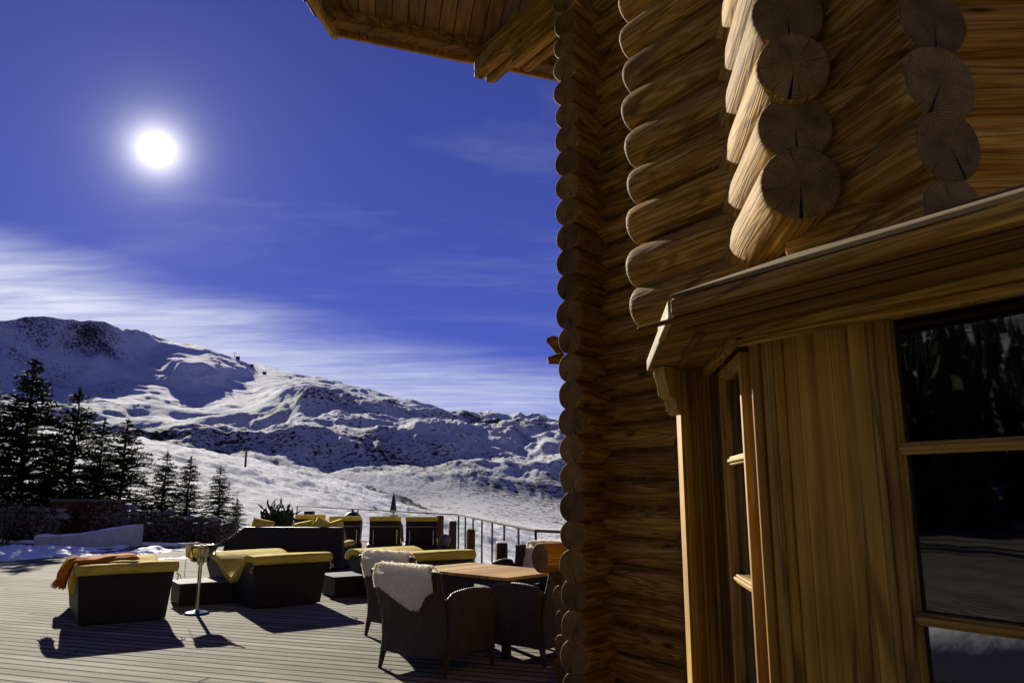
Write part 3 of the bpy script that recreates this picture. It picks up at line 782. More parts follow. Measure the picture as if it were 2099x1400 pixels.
# barge board on the far rake edge (drops below the boarding)
def bar(P0, P1, wdt, z0, z1, name, mat, off=0.0, bev=0.004, n=None):
    d = (P1 - P0).normalized(); sd_ = n if n is not None else Vector((-d.y, d.x, 0)).normalized()
    mb = MB()
    vs = []
    for zz in (z0, z1):
        for P, o in ((P0, off), (P1, off), (P1, off + wdt), (P0, off + wdt)):
            vs.append(P + sd_ * o + Vector((0, 0, zz)))
    mb.add(vs, [(0, 3, 2, 1), (4, 5, 6, 7), (0, 1, 5, 4), (1, 2, 6, 5), (2, 3, 7, 6), (3, 0, 4, 7)])
    return cab(mb).build(name, mat, cabin, bevel=bev, fixn=True)
def roofboard_mat(): return M['soffit']
bar(L0, R1, 0.045, -0.055, 0.14, 'barge_board', M['trim'], off=0.0, n=(-side).normalized())
bar(L0 + side * 9, L0 + (-side) * 0.03, 0.05, -0.10, 0.10, 'eave_board', M['trim'], off=0.0, n=-rk)
bar(L0 + side * 9 + rk * 0.34, L0 + rk * 0.34, 0.05, -0.05, -0.002, 'eave_board', M['soffit'], off=0.0, n=-rk)
# inner rafter along the rake and the wall plate
bar(L0 + side * 0.42 + rk * 0.1, R1 + side * 0.42, 0.14, -0.14, -0.004, 'rafter', M['soffit'], n=-side)
# rough stone tiles stepping past the eave
rnd = random.Random(3)
mb = MB()
for i in range(16):
    c = L0 + side * (i * 0.22 + 0.05) - rk * (0.13 + rnd.uniform(-0.02, 0.02)) + Vector((0, 0, 0.16 + 0.01 * rnd.random()))
    Mx = Matrix((tuple(rk), tuple(side), tuple(nrm))).transposed() @ Matrix.Rotation(R(9), 3, 'X')
    mb.box(c, (0.30, 0.235, 0.045), 0, Mx)
for i in range(20):
    c = L0 + rk * (i * 0.33 + 0.1) - side * 0.03 + Vector((0, 0, 0.17))
    Mx = Matrix((tuple(rk), tuple(side), tuple(nrm))).transposed() @ Matrix.Rotation(R(-5), 3, 'Y')
    mb.box(c, (0.34, 0.30, 0.03), 0, Mx)
cab(mb).build('roof_tiles', M['post'], cabin, bevel=0.008)

# ---- bay: walls, window, soffit, small roof
K = Vector((0.86, 2.63, 0)); nF = -V; nS = Vector((-0.9938, 0.1115, 0))
ZS = 2.115
bay = MB()
FE = 1.35
# lower wall and core behind the boards
bay.wallbox(K, -U, nF, 0.0, 0.46, 0.0, ZS, -0.16, -0.012)
bay.wallbox(K, -U, nF, 0.46, FE, 0.0, 0.74, -0.16, -0.012)
bay.wallbox(K, D, nS, 0.02, 0.20, 0.0, ZS, -0.12, -0.014)
bay.wallbox(K, D, nS, 0.20, 0.97, 0.0, 0.74, -0.12, -0.014)
bay.wallbox(K, D, nS, 0.66, 0.97, 0.74, ZS, -0.12, -0.014)
bw = cab(bay).build('bay_wall', M['board'], cabin, bevel=0.003)
def bb(P, d, n, a0, a1, z0, z1, o0, o1, name='board', mat='board', parent=None, bev=0.006):
    m = MB(); m.wallbox(P, d, n, a0, a1, z0, z1, o0, o1)
    # give each board its own local origin for its grain
    vs = [Vector(v) for v in m.v]; c = sum(vs, Vector()) / len(vs)
    m.v = [tuple(v - c) for v in vs]
    o = m.build(name, M[mat], parent or cabin, bevel=bev)
    o.location = c - CAB
    return o
# broad panel and boards of the front
bb(K, -U, nF, -0.004, 0.030, 0, ZS, -0.02, 0.028, 'corner_board')
bb(K, -U, nF, 0.032, 0.064, 0, ZS, -0.012, 0.016, 'corner_board')
bb(K, -U, nF, 0.064, 0.078, 0, ZS, -0.012, 0.030, 'bead', 'trim')
bb(K, -U, nF, 0.078, 0.110, 0, ZS, -0.012, 0.012, 'corner_board')
bb(K, -U, nF, 0.112, 0.352, 0, ZS, -0.012, 0.000, 'panel_board')
bb(K, -U, nF, 0.354, 0.366, 0, ZS, -0.012, 0.012, 'bead', 'trim')
bb(K, -U, nF, 0.368, 0.432, 0, ZS, -0.012, 0.022, 'casing_board')
bb(K, -U, nF, 0.433, 0.447, 0, ZS, -0.012, 0.030, 'bead', 'trim')
def hb(P, d, n, a0, a1, z0, z1, o0, o1, name, mat, parent=None):
    A = P + d * a0; dd_ = d.normalized(); m = MB(); m.wallbox(P, d, n, a0, a1, z0, z1, o0, o1); vs = [Vector(v) for v in m.v]; c = sum(vs, Vector()) / 8
    ang = math.atan2(dd_.y, dd_.x); Rm = Matrix.Rotation(-ang, 3, 'Z'); m.v = [tuple(Rm @ (v - c)) for v in vs]
    o = m.build(name, M[mat], parent or cabin, bevel=0.004); o.location = c - CAB; o.rotation_euler = (0, 0, ang); return o
def window(P, d, n, a0, a1, z0, z1, bars, name, proud=0.0, mat='trim', depth=0.05, mull=0.035):
    """sash with horizontal bars: frame is the part, its pane a sub-part"""
    f = MB(); w = 0.030
    for (x0, x1, y0, y1) in ((a0, a0 + w, z0, z1), (a1 - w, a1, z0, z1), (a0 + w, a1 - w, z1 - w, z1), (a0 + w, a1 - w, z0, z0 + w)):
        f.wallbox(P, d, n, x0, x1, y0, y1, proud - depth, proud)
    # stepped inner moulding
    for (x0, x1, y0, y1) in ((a0 + w, a0 + w + 0.012, z0 + w, z1 - w), (a1 - w - 0.012, a1 - w, z0 + w, z1 - w), (a0 + w + 0.012, a1 - w - 0.012, z1 - w - 0.012, z1 - w)):
        f.wallbox(P, d, n, x0, x1, y0, y1, proud - depth, proud - 0.014)
    fr = cab(f).build(name, M[mat], cabin, bevel=0.004)
    for zb in bars:
        hb(P, d, n, a0 + w + 0.0125, a1 - w - 0.0125, zb - mull / 2, zb + mull / 2, proud - depth + 0.004, proud - 0.012, 'glazing_bar', 'bar', fr)
        hb(P, d, n, a0 + w + 0.0125, a1 - w - 0.0125, zb - mull / 5, zb + mull / 5, proud - 0.0115, proud - 0.004, 'bar_bead', 'bar', fr)
    g = MB(); g.wallbox(P, d, n, a0 + w, a1 - w, z0 + w, z1 - w, proud - depth + 0.012, proud - depth + 0.018)
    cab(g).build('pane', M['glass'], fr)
    # pane reveals deeper inside: inner sash seen through the glass
    i = MB(); t = proud - depth
    for (x0, x1, y0, y1) in ((a0 + w + 0.004, a0 + w + 0.055, z0 + 0.06, z1 - 0.06), (a0 + w + 0.055, a1 - w, z1 - 0.10, z1 - 0.06)):
        i.wallbox(P, d, n, x0, x1, y0, y1, t - 0.08, t - 0.04)
    for zb in bars: i.wallbox(P, d, n, a0 + w + 0.055, a1 - w, zb - 0.02, zb + 0.02, t - 0.075, t - 0.045)
    cab(i).build('inner_sash', M['board'], fr, bevel=0.004)
    return fr
window(K, -U, nF, 0.448, FE, 0.74, 2.105, (1.676, 1.206), 'front_window', proud=0.012, depth=0.06)
window(K, D, nS, 0.165, 0.665, 0.74, 2.07, (1.680, 1.210), 'side_window', proud=0.026, depth=0.055)
bb(K, D, nS, 0.002, 0.058, 0, ZS, -0.014, 0.010, 'corner_board')
bb(K, D, nS, 0.66, 0.97, 0, ZS, -0.012, 0.004, 'panel_board')
# post that closes the bay towards the log wall
p0 = Vector((0.968, 3.59, 0))
e1_ = p0 - V * 0.235
mb = MB(); q = [p0, e1_, e1_ + D * 0.19, p0 + D * 0.19]
mb.prism([(p.x, p.y) for p in q], 0, ZS); cab(mb).build('bay_post', M['trim'], cabin, bevel=0.004)
for (a0, a1, o) in ((0.0, 0.05, 0.012), (0.052, 0.066, 0.022), (0.068, 0.13, 0.010), (0.132, 0.146, 0.020), (0.148, 0.222, 0.012)):
    bb(p0, -V, -U, a0, a1, 0, ZS, 0.0015, o, 'post_board')
# carved bracket under the eave
prof = [(0, 0.0), (0.115, 0.0), (0.112, -0.04), (0.098, -0.075), (0.092, -0.10), (0.088, -0.13), (0.070, -0.142), (0.048, -0.15), (0.042, -0.175), (0.038, -0.20), (0.020, -0.215), (0, -0.215)]
mb = MB(); k_ = len(prof)
vs = [e1_ - V * a + U * o_ + Vector((0, 0, ZS - 0.002 + b)) for o_ in (-0.02, 0.05) for a, b in prof]
mb.add(vs, [tuple(range(k_)), tuple(range(k_, 2 * k_))[::-1]] + [(i, (i + 1) % k_, k_ + (i + 1) % k_, k_ + i) for i in range(k_)])
cab(mb).build('carved_bracket', M['trim'], cabin, bevel=0.004, fixn=True)

# soffit, fascia and sloping roof of the bay
EC = Vector((0.533, 2.40, 0)); EF = Vector((0.656, 3.52, 0)); EN = EC - U * 3.2
IN = Vector((1.02, 3.75, 0)); 
sf = [(EF.x, EF.y), (EC.x, EC.y), (EN.x, EN.y), ((EN + V * 0.9).x, (EN + V * 0.9).y), ((K + V * 0.25).x, (K + V * 0.25).y), (1.15, 3.62)]
mb = MB(); mb.prism(sf, ZS, ZS + 0.016); 
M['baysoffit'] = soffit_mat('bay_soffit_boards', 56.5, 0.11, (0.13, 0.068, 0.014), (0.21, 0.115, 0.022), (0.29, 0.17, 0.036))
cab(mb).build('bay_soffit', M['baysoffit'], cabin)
zf = Vector((0, 0, 1))
def fascia(A, B, t, z0, z1, name, mat='trim', ext=0.0):
    d = (B - A).normalized(); n = Vector((d.y, -d.x, 0))
    if n.dot(-(A - Vector((2, 3, 0)))) > 0 and False: n = -n
    m = MB(); m.wallbox(A, d, n, -ext, (B - A).length + ext, z0, z1, 0.001, t); vs = [Vector(v) for v in m.v]; c = sum(vs, Vector()) / 8
    ang = math.atan2(d.y, d.x); Rm = Matrix.Rotation(-ang, 3, 'Z')
    m.v = [tuple(Rm @ (v - c)) for v in vs]; o = m.build(name, M[mat], cabin, bevel=0.004); o.location = c - CAB; o.rotation_euler = (0, 0, ang); return o
fascia(EC, EN, 0.022, ZS + 0.004, ZS + 0.050, 'fascia_board', 'log', 0.0)
fascia(EN, EC, -0.03, ZS - 0.012, ZS - 0.001, 'soffit_lath', 'soffit') if False else None
mid = EC.lerp(EF, 0.36)
fascia(EF, mid + (EF - EC).normalized() * 0.02, 0.020, ZS - 0.004, ZS + 0.050, 'fascia_board', 'shingle')
fascia(mid, EC, 0.024, ZS - 0.004, ZS + 0.052, 'fascia_board', 'shingle')
# lath under the soffit along both walls (cornice)
for (o0, o1, z0, z1, m_) in ((0.0, 0.075, ZS - 0.030, ZS - 0.002, 'log'), (0.0, 0.045, ZS - 0.058, ZS - 0.031, 'log'), (0.20, 0.235, ZS - 0.014, ZS - 0.002, 'soffit'), (0.37, 0.395, ZS - 0.014, ZS - 0.002, 'soffit')):
    hb(K, -U, nF, -0.02 - o1 * 0.4, 1.6, z0, z1, max(o0, 0.032) if o0 < 0.1 else o0, o1, 'cornice', m_) if o1 > 0.032 else None
hb(K, D, nS, -0.03, 0.93, ZS - 0.030, ZS - 0.002, 0.030, 0.07, 'cornice', 'log')
hb(K, D, nS, 0.0, 0.95, ZS - 0.014, ZS - 0.002, 0.17, 0.20, 'cornice', 'soffit')
# sloping boards on top
TG0 = Vector((1.06, 2.69, 2.41)); TG1 = TG0 - U * 3.0; TS = Vector((1.16, 3.62, 2.41))
zt = ZS + 0.052
def up(p, z): return Vector((p.x, p.y, z))
def slope(cs, name):
    c = [Vector(p) for p in cs]; n = (c[1] - c[0]).cross(c[2] - c[0]).normalized()
    if n.z < 0: n = -n
    mb = MB(); k = len(c); d = (c[1] - c[0]).normalized(); o0 = c[0]
    ang = math.atan2(d.y, d.x); Rm = Matrix.Rotation(-ang, 3, 'Z')
    vs = [p for p in c] + [p + n * 0.014 for p in c]; vs = [Rm @ (v - o0) for v in vs]
    fs = [tuple(range(k))[::-1], tuple(range(k, 2 * k))] + [(i, (i + 1) % k, k + (i + 1) % k, k + i) for i in range(k)]
    mb.add(vs, fs); o = mb.build(name, M['shingle'], cabin, fixn=True, bevel=0.003); o.location = o0 - CAB; o.rotation_euler = (0, 0, ang); return o
slope([up(EC - V * 0.02, zt), up(EN - V * 0.02, zt), TG1, TG0], 'bay_roof')
slope([up(EF, zt), up(EC, zt), TG0, TS], 'bay_roof')
# dark room behind the glass
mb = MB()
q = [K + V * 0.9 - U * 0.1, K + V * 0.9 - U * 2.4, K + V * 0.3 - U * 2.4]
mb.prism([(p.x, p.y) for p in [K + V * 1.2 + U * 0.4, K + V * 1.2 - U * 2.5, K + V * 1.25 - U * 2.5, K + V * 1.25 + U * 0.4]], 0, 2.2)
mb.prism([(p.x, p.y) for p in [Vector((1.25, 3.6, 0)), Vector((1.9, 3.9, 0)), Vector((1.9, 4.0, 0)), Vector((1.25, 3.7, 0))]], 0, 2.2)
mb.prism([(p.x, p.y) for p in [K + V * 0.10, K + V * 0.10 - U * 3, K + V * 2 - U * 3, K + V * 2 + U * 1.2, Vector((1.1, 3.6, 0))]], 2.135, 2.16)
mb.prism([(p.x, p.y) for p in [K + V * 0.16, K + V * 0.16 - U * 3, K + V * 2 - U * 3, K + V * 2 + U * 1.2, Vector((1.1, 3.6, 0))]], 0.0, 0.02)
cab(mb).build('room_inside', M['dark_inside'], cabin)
# carved rafter tails of the far wing, just past the corner
mb = MB()
b0 = W(1140, 735, 6.9)
for (pts, w_) in (([W(1156, 716, 6.9), W(1143, 706, 6.9), W(1130, 698, 6.9), W(1120, 697, 6.9)], 0.060), ([W(1156, 735, 6.8), W(1141, 736, 6.8), W(1123, 739, 6.8)], 0.040)):
    mb.tube(pts, [w_ * 1.5, w_ * 1.2, w_ * 0.8, w_ * 0.35][:len(pts)], 10)
cab(mb).build('carved_rafter_tail', M['soffit'], cabin)

# ------------------------------------------------------------------ loungers
LT = [(-0.02, 0.600), (0.16, 0.605), (0.32, 0.585), (0.50, 0.49), (0.68, 0.35), (0.86, 0.265), (1.06, 0.285), (1.35, 0.40), (1.65, 0.505), (1.95, 0.545), (2.15, 0.53), (2.30, 0.45)]
def smooth_curve(pts, n=40):
    out = []
    P = [pts[0]] + list(pts) + [pts[-1]]
    for i in range(1, len(P) - 2):
        for k in range(4):
            t = k / 4; p0, p1, p2, p3 = P[i - 1], P[i], P[i + 1], P[i + 2]
            out.append(tuple(0.5 * ((2 * p1[j]) + (-p0[j] + p2[j]) * t + (2 * p0[j] - 5 * p1[j] + 4 * p2[j] - p3[j]) * t * t + (-p0[j] + 3 * p1[j] - 3 * p2[j] + p3[j]) * t ** 3) for j in (0, 1)))
    out.append(tuple(pts[-1])); return out
LC = smooth_curve(LT)
def lounger():
    root = empty('sun_lounger')
    # body: local x across, y along (away from the camera), origin at near end centre
    mb = MB()
    top = [p for p in LC]
    prof = [(0.10, 0.02)] + [(max(0.03, s), z - 0.005) for s, z in top] + [(2.16, 0.30), (2.0, 0.02)]
    n = len(prof)
    def hw(z): return 0.475 + 0.055 * min(1, z / 0.6)
    vs = [(-hw(z), s, z) for s, z in prof] + [(hw(z), s, z) for s, z in prof]
    fs = [tuple(range(n)), tuple(range(n, 2 * n))[::-1]] + [(i, n + i, n + (i + 1) % n, (i + 1) % n) for i in range(n)]
    mb.add(vs, fs)
    mb.build('wicker_base', M['wicker_dark'], root, bevel=0.012, fixn=True)
    # foot rails
    mb = MB()
    for sx in (-0.42, 0.42):
        for y in (0.2, 1.9): mb.box((sx, y, 0.01), (0.06, 0.06, 0.022))
    mb.build('foot', M['darkmetal'], root)
    # mattress: rounded section swept along the curve, wrapping over the near end
    T = [(-0.045, 0.575)] + [(s, z + 0.004) for s, z in LC]
    th = 0.088; rows = []
    hwid = 0.56
    mb = MB(); ring = []
    N = len(T)
    sec = [(-1, 0.0), (-1.0, 0.25), (-1.0, 0.75), (-0.985, 0.93), (-0.94, 1.0), (-0.5, 1.03), (0, 1.04), (0.5, 1.03), (0.94, 1.0), (0.985, 0.93), (1.0, 0.75), (1.0, 0.25), (1, 0.0), (0, 0.0)]
    vs = []
    for i, (s, z) in enumerate(T):
        a = T[max(0, i - 1)]; b = T[min(N - 1, i + 1)]
        dx, dz = b[0] - a[0], b[1] - a[1]; l = math.hypot(dx, dz) or 1; nx, nz = -dz / l, dx / l
        if i == 0: nx, nz = -0.75, 0.66
        if i == 1: nx, nz = -0.35, 0.93
        k = 1.0 if 0 < i < N - 1 else 0.75
        wob = 0.006 * math.sin(s * 11)
        for u, t in sec:
            tt = th * t * k * (1 + 0.05 * math.sin(s * 9 + u * 2)) 
            vs.append(((hwid + wob) * u, s + nx * tt, z + 0.012 + nz * tt))
    m_ = len(sec)
    fs = [(i * m_ + j, i * m_ + (j + 1) % m_, (i + 1) * m_ + (j + 1) % m_, (i + 1) * m_ + j) for i in range(N - 1) for j in range(m_)]
    fs += [tuple(range(m_))[::-1], tuple(range((N - 1) * m_, N * m_))]
    mb.add(vs, fs, 0, True)
    ma = mb.build('mattress', M['fabric'], root, fixn=True)
    # piping along the upper edges
    for u in (-1, 1):
        pm = MB(); pts = []
        for i, (s, z) in enumerate(T):
            j = 9 if u > 0 else 3
            v = vs[i * m_ + j]; pts.append(Vector(v) + Vector((0.004 * u, 0, 0)))
        pm.tube(pts, 0.007, 6); pm.build('piping', M['piping'], ma)
    # tie cords hanging at the near corners
    for u in (-1, 1):
        pm = MB(); pm.tube([(0.55 * u, -0.01, 0.57), (0.575 * u, 0.0, 0.53), (0.565 * u, 0.01, 0.48)], 0.008, 6); pm.tube([(0.55 * u, -0.01, 0.565), (0.59 * u, -0.03, 0.54), (0.60 * u, -0.02, 0.50)], 0.006, 6)
        pm.build('tie_cord', M['piping'], root)
    return root
def near_pos(px, py, az):
    p = G(px, py, 0.0); ux = azd(az + 90)
    return p + ux * 0.47 - azd(az) * 0.10
lg = lounger()
spots = [(160, 1284, -32.5, 'wave shaped wicker lounger with yellow mattress under the orange blanket'),
         (520, 1249, -37.0, 'wave shaped wicker lounger with yellow mattress right of the metal stand'),
         (835, 1237, -33.5, 'wave shaped wicker lounger with yellow mattress behind the armchairs and table')]
lpos = []
for i, (px, py, az, lab) in enumerate(spots):
    o = lg if i == 0 else copy_tree(lg)
    o.location = near_pos(px, py, az); o.rotation_euler = (0, 0, -R(az)); lpos.append((o.location.copy(), az))
    tag(o, lab, 'sun lounger', 'wave loungers in a row')

# orange blanket over the first lounger
def blanket():
    mb = MB()
    loc, az = lpos[0]
    def topz(s):
        return float(np.interp(s, [p[0] for p in LC], [p[1] for p in LC])) + 0.118
    path = []
    for i in range(26):
        L = i / 25 * 0.94
        if L < 0.70: path.append(Vector((0.13 - L, 0.40 + 0.03 * math.sin(L * 6), topz(0.30) + 0.035 + 0.012 * math.sin(L * 9))))
        else:
            q = L - 0.70; c = min(1.0, q / 0.16)
            path.append(Vector((-0.57 - 0.08 * c - 0.16 * max(0, q - 0.10), 0.40 + 0.10 * q, topz(0.30) + 0.035 - 0.07 * c * c - 0.95 * max(0, q - 0.06))))
    m_ = 40; vs = []
    for i, P in enumerate(path):
        t = (path[min(25, i + 1)] - path[max(0, i - 1)]).normalized(); nn_ = Vector((0, 1, 0)).cross(t).normalized()
        if nn_.z < 0 and i < 16: nn_ = -nn_
        wdt = 0.27 * (1 - 0.20 * (i / 25) ** 2); th_ = 0.030 + 0.004 * math.sin(i * 0.9) + 0.020 * pscale((i - 15) / 9)
        if i == 0: th_ *= 0.4
        for k in range(m_):
            a = 2 * math.pi * k / m_; ca, sa = math.cos(a), math.sin(a)
            w_ = math.copysign(abs(ca) ** 0.55, ca) * wdt; h_ = math.copysign(abs(sa) ** 0.8, sa) * th_ * (1 + 0.35 * math.sin(w_ * 42 + i * 0.35) * (1 if sa > 0 else 0.2))
            h_ += 0.006 * noise.noise(Vector((w_ * 12, i * 0.4, sa)))
            vs.append(P + Vector((0, 1, 0)) * w_ + nn_ * h_)
    mb.add(vs, [(i * m_ + k, i * m_ + (k + 1) % m_, (i + 1) * m_ + (k + 1) % m_, (i + 1) * m_ + k) for i in range(25) for k in range(m_)] + [tuple(range(m_)), tuple(range(25 * m_, 26 * m_))[::-1]], 0, True)
    rnd = random.Random(2)
    for i in range(110):
        p = Vector(vs[25 * m_ + rnd.randrange(m_)]); q = p + Vector((rnd.uniform(-0.06, 0.0), rnd.uniform(-0.02, 0.02), -rnd.uniform(0.03, 0.08)))
        mb.tube([p, (p + q) / 2 + Vector((0, rnd.uniform(-0.01, 0.01), 0)), q], [0.008, 0.007, 0.005], 5)
    o = mb.build('blanket', M['orange'], fixn=True)
    o.location = loc; o.rotation_euler = (0, 0, -R(az))
    tag(o, 'folded orange wool blanket with fringe hanging over the left lounger', 'blanket')
blanket()

# side tables between the loungers
def side_table():
    root = empty('side_table')
    mb = MB(); mb.box((0, 0, 0.145), (0.78, 0.62, 0.27)); mb.build('wicker_box', M['wicker_dark'], root, bevel=0.012)
    mb = MB(); mb.box((0, 0, 0.293), (0.84, 0.68, 0.022)); mb.build('table_top', M['greytop'], root, bevel=0.004)
    return root
st = side_table()
pp = G(372, 1243, 0)
st.location = pp + azd(56) * 0.36 + azd(-34) * 0.35; st.rotation_euler = (0, 0, R(34))
tag(st, 'low dark wicker side table with grey top behind the metal stand', 'side table', 'side tables between loungers')
s2 = copy_tree(st); pp = G(684, 1226, 0); s2.location = pp + azd(56) * 0.42 + azd(-34) * 0.35; s2.rotation_euler = (0, 0, R(34))
tag(s2, 'low dark wicker side table with grey top left of the sheepskin armchairs', 'side table', 'side tables between loungers')

# champagne bucket stand
def stand():
    p = G(403, 1258, 0)
    root = empty('bucket_stand', p, 0, 'slim metal stand with ribbed wine bucket and blue round foot', 'wine bucket stand')
    mb = MB(); mb.lathe([(0.0, 0.0), (0.155, 0.0), (0.158, 0.012), (0.13, 0.026), (0.05, 0.040), (0.022, 0.06), (0.0, 0.062)], seg=32)
    mb.build('round_foot', M['bluepaint'], root)
    mb = MB(); mb.tube([(0, 0, 0.05), (0, 0, 0.66)], 0.024, 14); mb.tube([(0, 0, 0.62), (0, 0, 0.65)], 0.040, 14)
    mb.build('pole', M['brass'], root)
    mb = MB(); seg = 48
    prof = [(0.0, 0.655), (0.09, 0.655), (0.115, 0.67), (0.128, 0.74), (0.138, 0.82), (0.142, 0.86), (0.155, 0.865), (0.155, 0.875), (0.135, 0.875), (0.120, 0.74), (0.0, 0.70)]
    vs = []
    for r, z in prof:
        for k in range(seg):
            a = 2 * math.pi * k / seg; rr = r * (1 + (0.085 if 0.66 < z < 0.85 else 0.0) * math.cos(a * 12)); vs.append((rr * math.cos(a), rr * math.sin(a), z))
    mb.add(vs, [(i * seg + k, i * seg + (k + 1) % seg, (i + 1) * seg + (k + 1) % seg, (i + 1) * seg + k) for i in range(len(prof) - 1) for k in range(seg)], 0, True)
    mb.build('bucket', M['brass'], root)
    for sx in (-1, 1):
        mb = MB(); mb.tube([(0.14 * sx, 0, 0.80), (0.185 * sx, 0, 0.80), (0.19 * sx, 0, 0.76), (0.15 * sx, 0, 0.74)], 0.009, 8); mb.build('handle', M['brass'], root)
    # bottle leaning out, and cloth lying on the rim: things of their own
    b = MB(); b.lathe([(0.0, 0.0), (0.038, 0.0), (0.040, 0.02), (0.040, 0.17), (0.030, 0.21), (0.014, 0.25), (0.013, 0.32), (0.016, 0.322), (0.016, 0.335), (0, 0.335)], seg=18)
    bo = b.build('bottle', M['greytop']); bo.location = p + Vector((0.03, 0, 0.74)); bo.rotation_euler = (R(8), R(56), 0)
    tag(bo, 'bottle leaning out of the ribbed bucket on the metal stand', 'bottle')
    c = MB(); rnd = random.Random(4)
    def fn(a, b_):
        th = 2.3 + 1.9 * a
        rr = 0.05 + 0.125 * min(1, b_ * 1.6); z = 0.885 + 0.012 * math.sin(a * 17)
        if b_ > 0.6: z -= (b_ - 0.6) * (0.22 + 0.26 * math.sin(a * 4.2) ** 2) ; rr = 0.175 + 0.02 * math.sin(a * 23 + b_ * 3)
        return (rr * math.cos(th), rr * math.sin(th), z)
    c.grid(fn, 40, 18)
    co = c.build('cloth', simple('cream_cloth', (0.55, 0.46, 0.28), 0.9, 0.3, 20), solid=0.01); co.location = p
    tag(co, 'cream cloth draped over the rim of the wine bucket', 'cloth')
    ch = MB()
    pts = [(-0.19, -0.02, 0.80 - i * 0.028) for i in range(12)]
    for i, q in enumerate(pts):
        ch.tube([(q[0] - 0.008, q[1], q[2]), (q[0] + (0.010 if i % 2 else -0.002), q[1] + (0.012 if i % 2 else 0), q[2] - 0.015), (q[0] - 0.004, q[1], q[2] - 0.03)], 0.004, 5)
    ch.build('chain', M['steel'], root)
stand()

# ------------------------------------------------------------------ armchairs
def chair():
    """origin: ground under the middle of the back; +y is the way the sitter looks"""
    root = empty('wicker_armchair')
    def yb(z): return -0.02 - 0.13 * pscale((z - 0.40) / 0.50) - 0.03 * pscale((0.3 - z) / 0.3)
    def hwb(z): return 0.385 + 0.03 * pscale((z - 0.4) / 0.5)
    mb = MB()
    def back(a, b):
        z = 0.15 + b * 0.715; u = a * 2 - 1
        z2 = z - 0.020 * b * u * u
        return (hwb(z) * u, yb(z) - 0.035 * (1 - u * u), z2)
    mb.grid(back, 20, 26)
    mb.build('backrest', M['wicker'], root, solid=0.045, bevel=0.01)
    def armz(y): return 0.655 + 0.035 * math.sin(min(1, y / 0.6) * math.pi) - 0.04 * pscale((0.1 - y) / 0.1) - 0.10 * pscale((y - 0.52) / 0.14)
    for sx in (-1, 1):
        mb = MB()
        def sidef(a, b):
            y = a * 0.62; zt = armz(y); z = 0.15 + b * (zt - 0.15)
            flare = 0.03 * pscale(b)
            return (sx * (0.385 + flare), yb(z) * (1 - a) + y, z)
        mb.grid(sidef, 18, 18)
        s = mb.build('side_panel', M['wicker'], root, solid=0.035)
        mb = MB(); pts = []
        for i in range(15):
            y = i / 14 * 0.62; pts.append((sx * 0.415, yb(armz(y)) * (1 - y / 0.62) + y, armz(y) + 0.005))
        mb.tube(pts, 0.026, 10); mb.build('armrest', M['wicker'], root)
    mb = MB(); mb.grid(lambda a, b: ((a * 2 - 1) * 0.39, 0.63, 0.15 + b * 0.24), 8, 8); mb.build('front_panel', M['wicker'], root, solid=0.035)
    mb = MB(); mb.box((0, 0.29, 0.39), (0.72, 0.62, 0.05)); mb.build('seat', M['wicker'], root, bevel=0.012)
    mb = MB(); mb.box((0, 0.31, 0.45), (0.68, 0.56, 0.07)); mb.build('seat_cushion', M['wicker_dark'], root, bevel=0.025)
    for sx in (-1, 1):
        for y0, y1 in ((-0.02, -0.055), (0.60, 0.63)):
            mb = MB(); mb.tube([(sx * 0.375, y0, 0.17), (sx * 0.385, y1, 0.0)], [0.032, 0.018], 10); mb.build('leg', M['wicker'], root)
    # top roll of the backrest
    mb = MB(); mb.tube([(hwb(0.9) * (i / 8 - 1) , yb(0.9) - 0.035 * (1 - (i / 8 - 1) ** 2), 0.865 - 0.020 * (i / 8 - 1) ** 2) for i in range(17)], 0.029, 10); mb.build('top_roll', M['wicker'], root)
    return root, yb, hwb
ch0, YB, HWB = chair()
chairs = []
def place_chair(o, P, az, lab):
    o.location = P; o.rotation_euler = (0, 0, -R(az)); tag(o, lab, 'armchair', 'wicker armchairs round the table'); chairs.append((P.copy() if hasattr(P, 'copy') else Vector(P), az)); return o
CA = 36.0
p = G(785, 1365, 0)
c1 = p + azd(CA + 90) * 0.40
place_chair(ch0, c1, CA, 'brown wicker armchair nearest the camera with white sheepskin over its back')
p = G(755, 1300, 0); c2 = p + azd(CA + 90) * 0.40
place_chair(copy_tree(ch0), c2, CA, 'brown wicker armchair behind the nearest one, with tan shaded sheepskin')
c3 = Vector((0.36, 10.1, 0)); place_chair(copy_tree(ch0), c3, 206, 'wicker armchair at the far side of the table by the railing')
c4 = Vector((0.50, 7.62, 0)); place_chair(copy_tree(ch0), c4, -50, 'dark wicker armchair at the table end beside the log corner')

